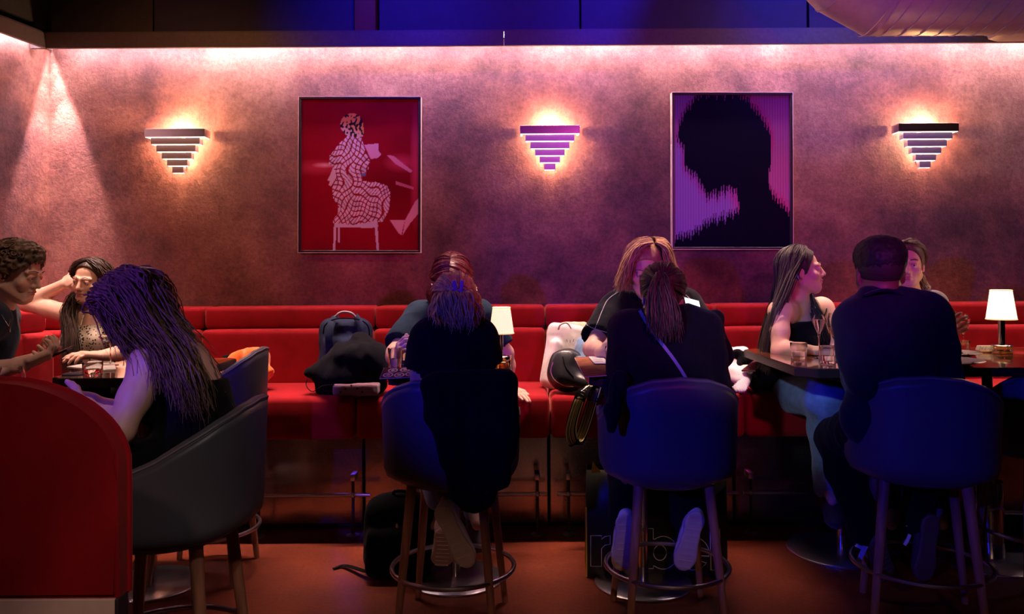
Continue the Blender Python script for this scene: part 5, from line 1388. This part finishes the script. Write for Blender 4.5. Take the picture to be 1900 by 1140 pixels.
for q in (-1,1):
    a0 = J['neck']+V3(q*.045,.02,.055); mb.prism([a0, a0+V3(q*.055,-.03,-.035), a0+V3(q*.035,-.10,-.075), a0+V3(-q*.01,-.085,-.045)], (0,-.004,.004))
mb.build('collar', T_DEN, p.t, smooth=False)
for y_ in (600,625,650): MB().sphere(P(838,y_,3.70+(y_-600)*.0015), (.005,.003,.005), 8).build('button', M['silver'], p.t)
p.part('trousers', M['denim'], lambda S: p.legs(S, .010), CW(4))
hc = hairm('burgundy', (.05,.006,.010), (.17,.012,.028), .3)
p.cap(hc, .006, ((0,.058,.058),(0,.92,-.39)))
p.locks([[p.gd(-1, 50, 66, 0, [P(806,535,3.64), P(801,552,3.66)], .010), p.gd(-1, 75, 85, -8, [P(799,535,3.72), P(797,558,3.74)], .010), p.gd(-1, 95, 120, -12, [P(798,540,3.82), P(800,562,3.84)], .010), p.gd(-1, 120, 165, -12, [P(825,555,3.90)], .010)],
         [p.gd(1, 50, 66, 0, [P(868,535,3.64), P(872,555,3.66)], .010), p.gd(1, 75, 88, -8, [P(876,535,3.72), P(880,558,3.74)], .010), p.gd(1, 95, 120, -12, [P(876,540,3.82), P(878,562,3.84)], .010), p.gd(1, 120, 165, -12, [P(852,555,3.90)], .010)]], hc, 330, .0045, .010, .0012, 1.5, seed=4, fray=.004, cut=.08)
for q in (P(801,528,3.60),): MB().sphere(q, .004, 8).build('earring', M['silver'], p.t)
p.done()

# ---------------------------------------------------------------- E: blonde woman seen from behind, claw clip
h = Head(P(843,567,3.06), (-.02,.90,-.42), (0,.35,.92), .92)
J = dict(neck=P(841,618,2.97), pelvis=P(843,775,2.97), sL=P(796,628,2.97), sR=P(886,628,2.97), elL=P(776,732,2.98), wrL=P(800,720,3.22), elR=P(903,706,3.02), wrR=P(880,700,3.26),
         knL=P(790,800,3.42), anL=P(815,935,3.10), knR=P(885,800,3.42), anR=P(828,925,3.02), toeR=P(868,1015,3.0), toeL=P(830,1000,3.08))
p = Person('blonde woman with a claw clip and black tee seen from behind', V3(P(843,775,2.97).x,2.97,0), J, h)
p.body(SK1, .005, hands=[dict(wr=J['wrL'], dr=(.2,1,.1), pn=(.6,0,-.6), th=(.5,0,.8), curl=20), dict(wr=J['wrR'], dr=(-.2,1,.1), pn=(-.6,0,-.6), th=(-.5,0,.8), curl=20)], rn=.046, foot=False)
def f(S): p.torso(S, .010, .92, bust=False, k=.03); [p.arm(S, q, .018, .55) for q in 'LR']; p.sleeve_cut(S, 'R', .55); p.sleeve_cut(S, 'L', .55); S.ell(J['neck']+V3(0,.02,.068), (.06,.06,.035), None, .01, 's')
p.part('tee_shirt', T_BLK, f, CW(9, .006))
p.part('jeans', M['denim'], lambda S: (p.legs(S, .012, 1.0, .93), S.ell(J['pelvis'], (.16,.13,.11), None, .04)), CW(4))
hc = hairm('blonde', (.46,.27,.08), (.90,.60,.20), .4)
p.cap(hc, .008, ((0,.056,.055),(0,.90,-.43)))
ck = P(851,541,2.925)
def back(n0, L):  # strands pulled back into the clip
    out = []
    for az, el in L:
        a_, e_ = math.radians(az), math.radians(el); d0 = V3(math.sin(a_)*math.cos(e_), math.cos(a_)*math.cos(e_), math.sin(e_)).normalized(); loc = h.R.transposed() @ (ck-h(0,-.014,.032)); d1 = nrm(V3(loc.x/.077, loc.y/.097, loc.z/.087))
        pts = [h(0,-.014,.032) + h.R @ V3(*(a*b for a, b in zip(d0.slerp(d1, i/6), (.088,.110,.098)))) for i in range(7)]
        out.append(curve_pts(pts, 18))
    return out
p.locks([back(0, [(-100,5),(-80,25),(-50,50),(0,62),(50,50),(80,25),(100,5)])], hc, 220, .0042, .004, .001, 1, seed=6, cut=.02, fray=.002)
low = [[(812,545,2.99),(806,566,2.96),(806,588,2.94)], [(815,550,2.92),(812,575,2.88),(814,598,2.88)], [(828,548,2.90),(832,575,2.87),(838,602,2.87)], [(842,548,2.89),(846,578,2.86),(850,606,2.86)], [(858,548,2.89),(866,575,2.86),(866,604,2.86)], [(872,545,2.91),(882,570,2.88),(880,600,2.88)], [(876,540,2.99),(883,563,2.95),(883,586,2.94)]]
p.locks([[curve_pts([h(-.055+.018*i,-.06,.03)]+[P(*q) for q in g], 18) for i, g in enumerate(low)]], hc, 220, .0045, .014, .005, 1.6, name='hair_locks', seed=8, fray=.010)
clipm = mat('clip_plastic', (.22,.16,.42), .3)
mb = MB()
for q in (-1,1):
    mb.box(ck+V3(q*.011,-.020,.014), (.0065,.005,.027), Euler((.2,q*.15,0)), bev=.002)
    for k in range(4): mb.tube([ck+V3(q*.009,-.010,.022-.013*k), ck+V3(q*.024,-.012,.018-.013*k), ck+V3(q*.030,.004,.012-.013*k)], .0028, 6)
mb.tube([ck+V3(-.012,-.016,.004), ck+V3(.012,-.016,.004)], .004, 8); mb.build('claw_clip', clipm, p.t)
shoe(p, P(836,940,3.03), P(872,1022,3.05)-P(830,935,3.02), (.12,.9,.35), WSH, WSO)
shoe(p, P(826,962,3.14), P(822,1010,3.26)-P(826,962,3.14), (.0,.6,.5), WSH, WSO)
mb = MB(); rg = random.Random(4)
for k in range(14):
    q = p.J['kn'+'L'].lerp(p.J['anL'], .93)+V3(.04*math.cos(k), .04*math.sin(k), 0); mb.tube([q, q+V3(rg.uniform(-.01,.01), rg.uniform(-.01,.01), -.03)], .0012, 4)
mb.build('frayed_hem', M['denim'], p.t)
p.done()

# ---------------------------------------------------------------- F: strawberry-blonde woman in a black tee, facing us
h = Head(P(1198,498,3.78), (-.10,-.86,-.42), (.05,-.4,.9), 1.0)
J = dict(neck=P(1203,560,3.92), pelvis=P(1215,722,4.05), sR=P(1140,572,3.90), sL=P(1275,566,3.92), elR=P(1098,648,3.68), wrR=P(1120,654,3.50), elL=P(1325,655,3.80), wrL=P(1300,610,3.55),
         knR=P(1165,735,3.60), anR=P(1165,950,3.62), knL=P(1260,735,3.60), anL=P(1260,950,3.62), toeR=P(1163,975,3.45), toeL=P(1262,975,3.45))
p = Person('strawberry-blonde woman in a black tee with pale stitching, facing us', V3(P(1215,722,4.05).x,4.05,0), J, h)
p.body(SK1, .0045, hands=[dict(wr=J['wrR'], dr=(.5,-.45,.25), pn=(.5,.6,0), th=(.1,-.1,1), curl=42), dict(wr=J['wrL'], dr=(-.15,-.5,.7), pn=(-.3,-.4,.4), th=(-.8,.1,.2), curl=30)], rn=.050)
h.details(p.t, hairm('brow_f', (.20,.10,.05), (.26,.14,.08)))
def f(S): p.torso(S, .020, 1.1); [p.arm(S, q, .026, .70) for q in 'LR']; p.sleeve_cut(S, 'R', .70); p.sleeve_cut(S, 'L', .70); S.ell(J['neck']+V3(0,-.05,.06), (.07,.08,.06), None, .01, 's')
sn = snapper(p.part('tee_shirt', T_BLK, f, CW(10, .006)))
stm = mat('stitching', (.45,.45,.50), .7)
for L in ([(1148,541,3.80),(1128,556,3.80),(1118,575,3.79),(1108,600,3.73),(1103,612,3.70)], [(1086,601,3.74),(1097,608,3.69),(1112,613,3.67),(1128,618,3.68)], [(1270,545,3.82),(1285,560,3.80),(1298,580,3.78),(1308,600,3.75)]):
    MB().tube([sn(*q) for q in curve_pts([(a,b,c) for a, b, c in L], 20)], .0013, 5).build('stitching', stm, p.t)
p.part('trousers', TRS, lambda S: p.legs(S, .010), CW(4))
hc = hairm('strawberry', (.26,.13,.07), (.52,.31,.17), .4)
p.cap(hc, .009, ((0,.060,.060),(0,.90,-.43)))
Q = lambda L: [P(*q) for q in L]
C_ = lambda *L: curve_pts(Q(L), 18)
p.locks([[C_((1212,452,3.665),(1190,460,3.665),(1171,482,3.68),(1160,508,3.69),(1150,532,3.71)), C_((1210,446,3.69),(1186,452,3.70),(1166,478,3.72),(1157,508,3.74),(1147,535,3.75)), C_((1206,441,3.74),(1181,448,3.77),(1163,475,3.80),(1157,510,3.81),(1150,540,3.81)), C_((1200,441,3.82),(1184,452,3.88),(1173,485,3.90),(1170,530,3.92))],
         [C_((1217,452,3.665),(1232,462,3.675),(1240,485,3.69),(1246,515,3.70),(1255,548,3.70)), C_((1218,446,3.69),(1236,454,3.71),(1245,485,3.74),(1254,520,3.75),(1264,560,3.75)), C_((1214,441,3.74),(1236,450,3.78),(1246,490,3.81),(1254,545,3.82)), C_((1206,441,3.82),(1226,455,3.89),(1232,500,3.92),(1235,545,3.92))]], hc, 440, .0045, .016, .004, 1.8, seed=9, fray=.012)
p.done()

# ---------------------------------------------------------------- G: woman with the dark ponytail seen from behind
h = Head(P(1228,551,3.04), (-.06,.92,-.36), (0,.3,.93), .96)
J = dict(neck=P(1232,606,2.96), pelvis=P(1235,775,2.97), sL=P(1172,622,2.96), sR=P(1300,618,2.96), elL=P(1158,722,2.98), wrL=P(1185,710,3.25), elR=P(1322,712,2.98), wrR=P(1290,690,3.22),
         knL=P(1165,800,3.30), anL=P(1152,955,3.12), knR=P(1310,800,3.30), anR=P(1282,950,3.10), toeL=P(1150,1000,3.2), toeR=P(1262,1000,3.2))
p = Person('woman with a dark ponytail and a blue cross-body strap seen from behind', V3(P(1235,775,2.97).x,2.97,0), J, h)
p.body(SK2, .005, hands=[dict(wr=J['wrL'], dr=(.2,1,.1), pn=(.6,0,-.6), th=(.5,0,.8), curl=20), dict(wr=J['wrR'], dr=(-.1,1,.3), pn=(-.6,0,-.6), th=(-.5,0,.8), curl=30)], rn=.046, foot=False)
def f(S):
    p.torso(S, .030, 1.15); [p.arm(S, q, .028, 1.9) for q in 'LR']; p.sleeve_cut(S, 'R', 1.9); p.sleeve_cut(S, 'L', 1.9)
    S.cone(P(1210,600,2.93), P(1268,596,2.95), .035, .038, .03); S.cone(P(1268,596,2.95), P(1325,592,3.02), .035, .030, .03)
    S.cone(P(1328,650,3.05), P(1338,688,3.1), .032, .018, .03); S.cone(P(1320,620,3.02), P(1340,660,3.05), .04, .035, .03)
sn = snapper(p.part('hoodie', T_HOOD, f, CW(11, .009, 8)), .004)
p.part('hoodie_tail', T_HOOD, lambda S: (S.cone(P(1150,705,2.84), P(1136,765,2.76), .030, .024, .03), S.cone(P(1136,765,2.76), P(1134,795,2.75), .022, .012, .03)), CW(12, .006, 12))
p.part('trousers', TRS, lambda S: p.legs(S, .014), CW(4))
sm_ = mat('blue_strap', (.16,.17,.42), .5)
mb = MB(); ribbon(mb, [sn(*q) for q in curve_pts([(1187,577,2.9), (1198,596,2.9), (1222,630,2.9), (1248,664,2.9), (1268,694,2.9), (1279,716,2.9)], 22)], .011, .004, [(.8,0,.5)]); mb.build('cross_strap', sm_, p.t)
hc = hairm('dark_brown', (.022,.010,.010), (.085,.035,.03), .45)
p.cap(hc, .008, ((0,.056,.055),(0,.90,-.43)))
ck = P(1226,520,2.915)
p.locks([back(0, [(-100,-25),(-100,0),(-80,25),(-50,50),(0,62),(50,50),(80,25),(100,0),(100,-25)])], hc, 260, .0042, .007, .001, 1, seed=11, cut=.02, fray=.002)
pt = [[(1222,512,2.90),(1212,540,2.87),(1209,575,2.85),(1211,612,2.83)], [(1225,510,2.89),(1216,540,2.85),(1214,580,2.83),(1220,625,2.81)], [(1227,510,2.89),(1228,540,2.84),(1232,585,2.82),(1236,632,2.80)], [(1229,510,2.89),(1240,540,2.85),(1250,585,2.83),(1252,628,2.81)], [(1231,512,2.90),(1243,545,2.87),(1254,585,2.84),(1254,615,2.82)]]
p.locks([[curve_pts([ck]+[P(*q) for q in g], 18) for g in pt]], hc, 260, .0045, .013, .004, 1.4, seed=12, fray=.010)
MB().tube([P(1226,513,2.895)+V3(.012*math.cos(k*PI/6), .004*math.sin(k*PI/6), .012*math.sin(k*PI/6)) for k in range(12)], .004, 6, closed=True).build('hair_tie', T_BLK, p.t)
shoe(p, P(1155,950,3.14), (-.02,.35,-.95), (0,.95,.3), WSH, WSO)
shoe(p, P(1282,948,3.12), (-.16,.30,-.95), (.05,.95,.3), WSH, WSO)
p.done()

# ---------------------------------------------------------------- H: woman in the black tank top and jeans, profile
h = Head(P(1486,503,3.94), (.96,-.24,.10), (-.05,0,1), .98)
J = dict(neck=P(1484,565,3.98), pelvis=P(1478,718,4.06), sR=P(1446,580,3.84), sL=P(1528,575,4.04), elR=P(1447,652,3.76), wrR=P(1500,650,3.66), elL=P(1555,655,3.92), wrL=P(1560,652,3.70),
         knR=P(1532,740,3.62), anR=P(1535,905,3.80), knL=P(1575,735,3.66), anL=P(1580,905,3.8), toeR=P(1545,930,3.7), toeL=P(1590,930,3.7))
p = Person('woman with long straight dark hair in a black tank top, in profile', V3(P(1478,718,4.06).x,4.06,0), J, h)
p.r = nrm(J['sR']-J['sL']); 
p.body(SK1, .0045, hands=[dict(wr=J['wrR'], dr=(.9,-.1,-.05), pn=(0,.2,-1), th=(0,1,0), curl=14), dict(wr=J['wrL'], dr=(.3,-.9,-.05), pn=(0,0,-1), th=(-1,0,0), curl=14)], rn=.045)
h.details(p.t, hairm('brow_h', (.03,.02,.015), (.05,.03,.02)))
def f(S): p.torso(S, .009, bust=True); S.cut(P(1498,598,3.9), (.0,-.25,1)); 
p.part('tank_top', T_BLK, f, CW(13, .002))
for L in ([(1464,606,3.84),(1458,585,3.86),(1454,566,3.92),(1455,562,3.98)], [(1468,604,3.84),(1462,580,3.87),(1460,564,3.95)], [(1523,600,3.90),(1532,580,3.94),(1535,565,4.02)]):
    MB().tube(curve_pts([P(*q) for q in L], 12), .003, 6).build('shoulder_strap', T_BLK, p.t)
p.part('jeans', M['denim'], lambda S: (p.legs(S, .016, 1.12), S.ell(J['pelvis'], (.16,.15,.11), None, .05)), CW(4, .008, 9))
hc = hairm('long_black', (.018,.014,.016), (.075,.055,.055), .38)
p.cap(hc, .006, ((0,.058,.060),(0,.90,-.43)))
TLs = [[(1450,550,3.84),(1430,600,3.82),(1424,655,3.84),(1420,690,3.86)], [(1446,550,3.90),(1430,610,3.90),(1420,650,3.92),(1414,690,3.92)], [(1440,545,3.98),(1424,600,4.0),(1414,650,4.0),(1410,685,4.0)]]
Q = lambda L: [P(*q) for q in L]
p.locks([[p.gd(1, 62, 78, 12, [P(1472,510,3.84)]+Q([(1458,545,3.80),(1438,585,3.80),(1426,640,3.80),(1420,685,3.84)]), .010), p.gd(1, 75, 105, 4, Q(TLs[0]), .012), p.gd(1, 92, 130, 0, Q(TLs[1]), .012), p.gd(1, 110, 165, -4, Q(TLs[2]), .012)],
         [p.gd(-1, 70, 95, 0, Q([(1505,555,3.96),(1520,590,3.90),(1538,625,3.90)]), .008), p.gd(-1, 95, 140, -5, Q([(1495,560,4.02),(1515,600,3.93),(1530,640,3.92)]), .008)]], hc, 480, .0042, .016, .004, 1.6, seed=13, fray=.010)
MB().tube([P(1480,508,3.825), P(1481,516,3.82), P(1482,521,3.82)], [.002,.0045,.002], 8).build('earring', M['silver'], p.t)
p.done()

# ---------------------------------------------------------------- I: man in the navy jacket seen from behind
h = Head(P(1632,508,2.98), (.10,.98,-.10), (0,.1,1), 1.05)
J = dict(neck=P(1640,565,2.93), pelvis=P(1668,770,2.97), sL=P(1592,598,2.95), sR=P(1722,592,2.95), elL=P(1608,705,2.92), wrL=P(1585,690,3.22), elR=P(1748,700,2.95), wrR=P(1730,680,3.25),
         knL=P(1552,815,3.36), anL=P(1604,985,3.15), knR=P(1720,800,3.38), anR=P(1702,965,3.08), toeL=P(1612,1030,3.2), toeR=P(1692,1030,3.1))
p = Person('man with short dark hair in a navy jacket seen from behind', V3(P(1668,770,2.97).x,2.97,0), J, h, False)
p.body(SK3, .005, hands=[dict(wr=J['wrL'], dr=(-.1,1,0), pn=(.6,0,-.6), th=(.5,0,.8), curl=20), dict(wr=J['wrR'], dr=(-.1,1,.0), pn=(-.6,0,-.6), th=(-.5,0,.8), curl=20)], rn=.056, foot=False)
def f(S):
    p.torso(S, .026, 1.12); [p.arm(S, q, .020, 1.92) for q in 'LR']; p.sleeve_cut(S, 'R', 1.92); p.sleeve_cut(S, 'L', 1.92)
    S.cone(P(1612,548,2.93), P(1668,546,2.93), .024, .024, .03); S.ell(h(0,-.02,-.10)+V3(0,0,.02), (.058,.058,.05), None, .008, 's')
p.part('jacket', T_JKT, f, CW(14, .009, 8))
MB().tube(curve_pts([P(1606,548,2.88), P(1630,540,2.855), P(1655,540,2.855), P(1674,548,2.88)], 12), .011, 8, flat=.6).build('collar', T_JKT, p.t)
p.part('trousers', TRS, lambda S: (p.legs(S, .018, 1.1), S.ell(J['pelvis'], (.17,.14,.12), None, .04)), CW(4))
hc = hairm('short_black', (.008,.006,.008), (.02,.015,.018), .6)
HI = h
p.cap(hc, .013, ((0,-.02,-.005),(0,.28,-.96)), .005, lambda q: .0025*vnoise(q, 120, 2)-.0145*np.clip((.065-(q-np.array(HI.c))@np.array(HI.u))/.060, 0, 1)**.8, lambda S: S.rbox(h(0,-.005,.075), (.068,.085,.045), np.array(h.R), .04, .03))
p.part('hair_fade', mat('faded_hair', (.035,.020,.018), .7), lambda S: (S.ell(h(0,-.014,.032), (.0785*1.05,.0985*1.05,.088*1.05), np.array(h.R), .01), S.cut(h(0,-.05,-.030), h.d(0,.2,-1)), S.cut(h(0,.03,0), h.d(0,1,0))))
sh1 = shoe(p, P(1606,985,3.18), P(1618,1040,3.26)-P(1606,985,3.18), (-.3,.85,.5), DSH, DSO)
sh2 = shoe(p, P(1702,962,3.10), P(1692,1035,3.10)-P(1702,955,3.08), (-.1,.9,.3), DSH, DSO)
wm = mat('white_stripe', (.75,.72,.80), .5)
sn1, sn2 = snapper(sh1, .003), snapper(sh2, .003)
for L_, wd, sn_, dd in (([(1640,982),(1618,996),(1603,1020),(1592,1046)], .018, sn1, 3.12), ([(1590,980),(1600,996),(1610,1010)], .020, sn1, 3.12), ([(1588,1012),(1597,1016),(1606,1020)], .012, sn1, 3.12), ([(1684,978),(1690,968),(1704,963),(1719,972)], .011, sn2, 3.06), ([(1678,1012),(1684,1002),(1688,992)], .012, sn2, 3.06)):
    mb = MB(); ribbon(mb, [sn_(q[0], q[1], dd) for q in curve_pts([(x, y, 0) for x, y in L_], 12)], wd, .004, [(1,0,.3) if wd > .012 else (0,0,1)]); mb.build('shoe_stripe', wm, p.t)
p.done()

# ---------------------------------------------------------------- J: woman with swept-back hair behind the man
h = Head(P(1682,492,3.90), (-.40,-.90,-.05), (0,0,1), .96)
J = dict(neck=P(1692,552,3.96), pelvis=P(1700,712,4.05), sR=P(1640,572,3.94), sL=P(1738,570,3.98), elR=P(1640,650,3.80), wrR=P(1690,655,3.62), elL=P(1762,652,3.85), wrL=P(1742,630,3.65),
         knR=P(1660,738,3.62), anR=P(1660,950,3.66), knL=P(1745,738,3.62), anL=P(1745,950,3.66), toeR=P(1655,975,3.5), toeL=P(1748,975,3.5))
p = Person('woman with swept-back wavy hair and a grey sleeveless top holding a menu', V3(P(1700,712,4.05).x,4.05,0), J, h)
p.body(SK1, .0045, hands=[dict(wr=J['wrR'], dr=(.9,-.3,0), pn=(0,.2,-1), th=(0,1,0), curl=14), dict(wr=J['wrL'], dr=(.3,-.5,.5), pn=(.3,-.2,.3), th=(-.5,.2,.5), curl=25)], rn=.045)
h.details(p.t, hairm('brow_j', (.03,.02,.015), (.05,.03,.02)))
def f(S): p.torso(S, .010); S.ell(J['neck']+V3(0,-.06,.04), (.07,.09,.07), None, .01, 's')
p.part('top', T_GREY, f, CW(15, .004))
p.part('trousers', TRS, lambda S: p.legs(S, .010), CW(4))
hc = hairm('swept_brown', (.05,.03,.02), (.17,.10,.07), .4)
p.cap(hc, .008, ((0,.056,.058),(0,.90,-.43)))
ck = P(1700,515,4.0)
p.locks([back(0, [(-95,0),(-85,25),(-60,42),(-20,55),(20,55),(60,42),(85,25),(95,0)])], hc, 280, .0046, .010, .003, 2, seed=15, cut=.02, fray=.003)
p.locks([[curve_pts(Q([(1700,500,3.96),(1706,525,3.95),(1712,550,3.94),(1712,575,3.94)]), 18), curve_pts(Q([(1705,495,4.0),(1714,525,4.0),(1720,545,3.98),(1716,570,3.98)]), 18), curve_pts(Q([(1695,505,4.02),(1702,535,4.03),(1706,570,4.03)]), 18)]], hc, 150, .0048, .018, .007, 2, seed=16, fray=.012)
p.done()
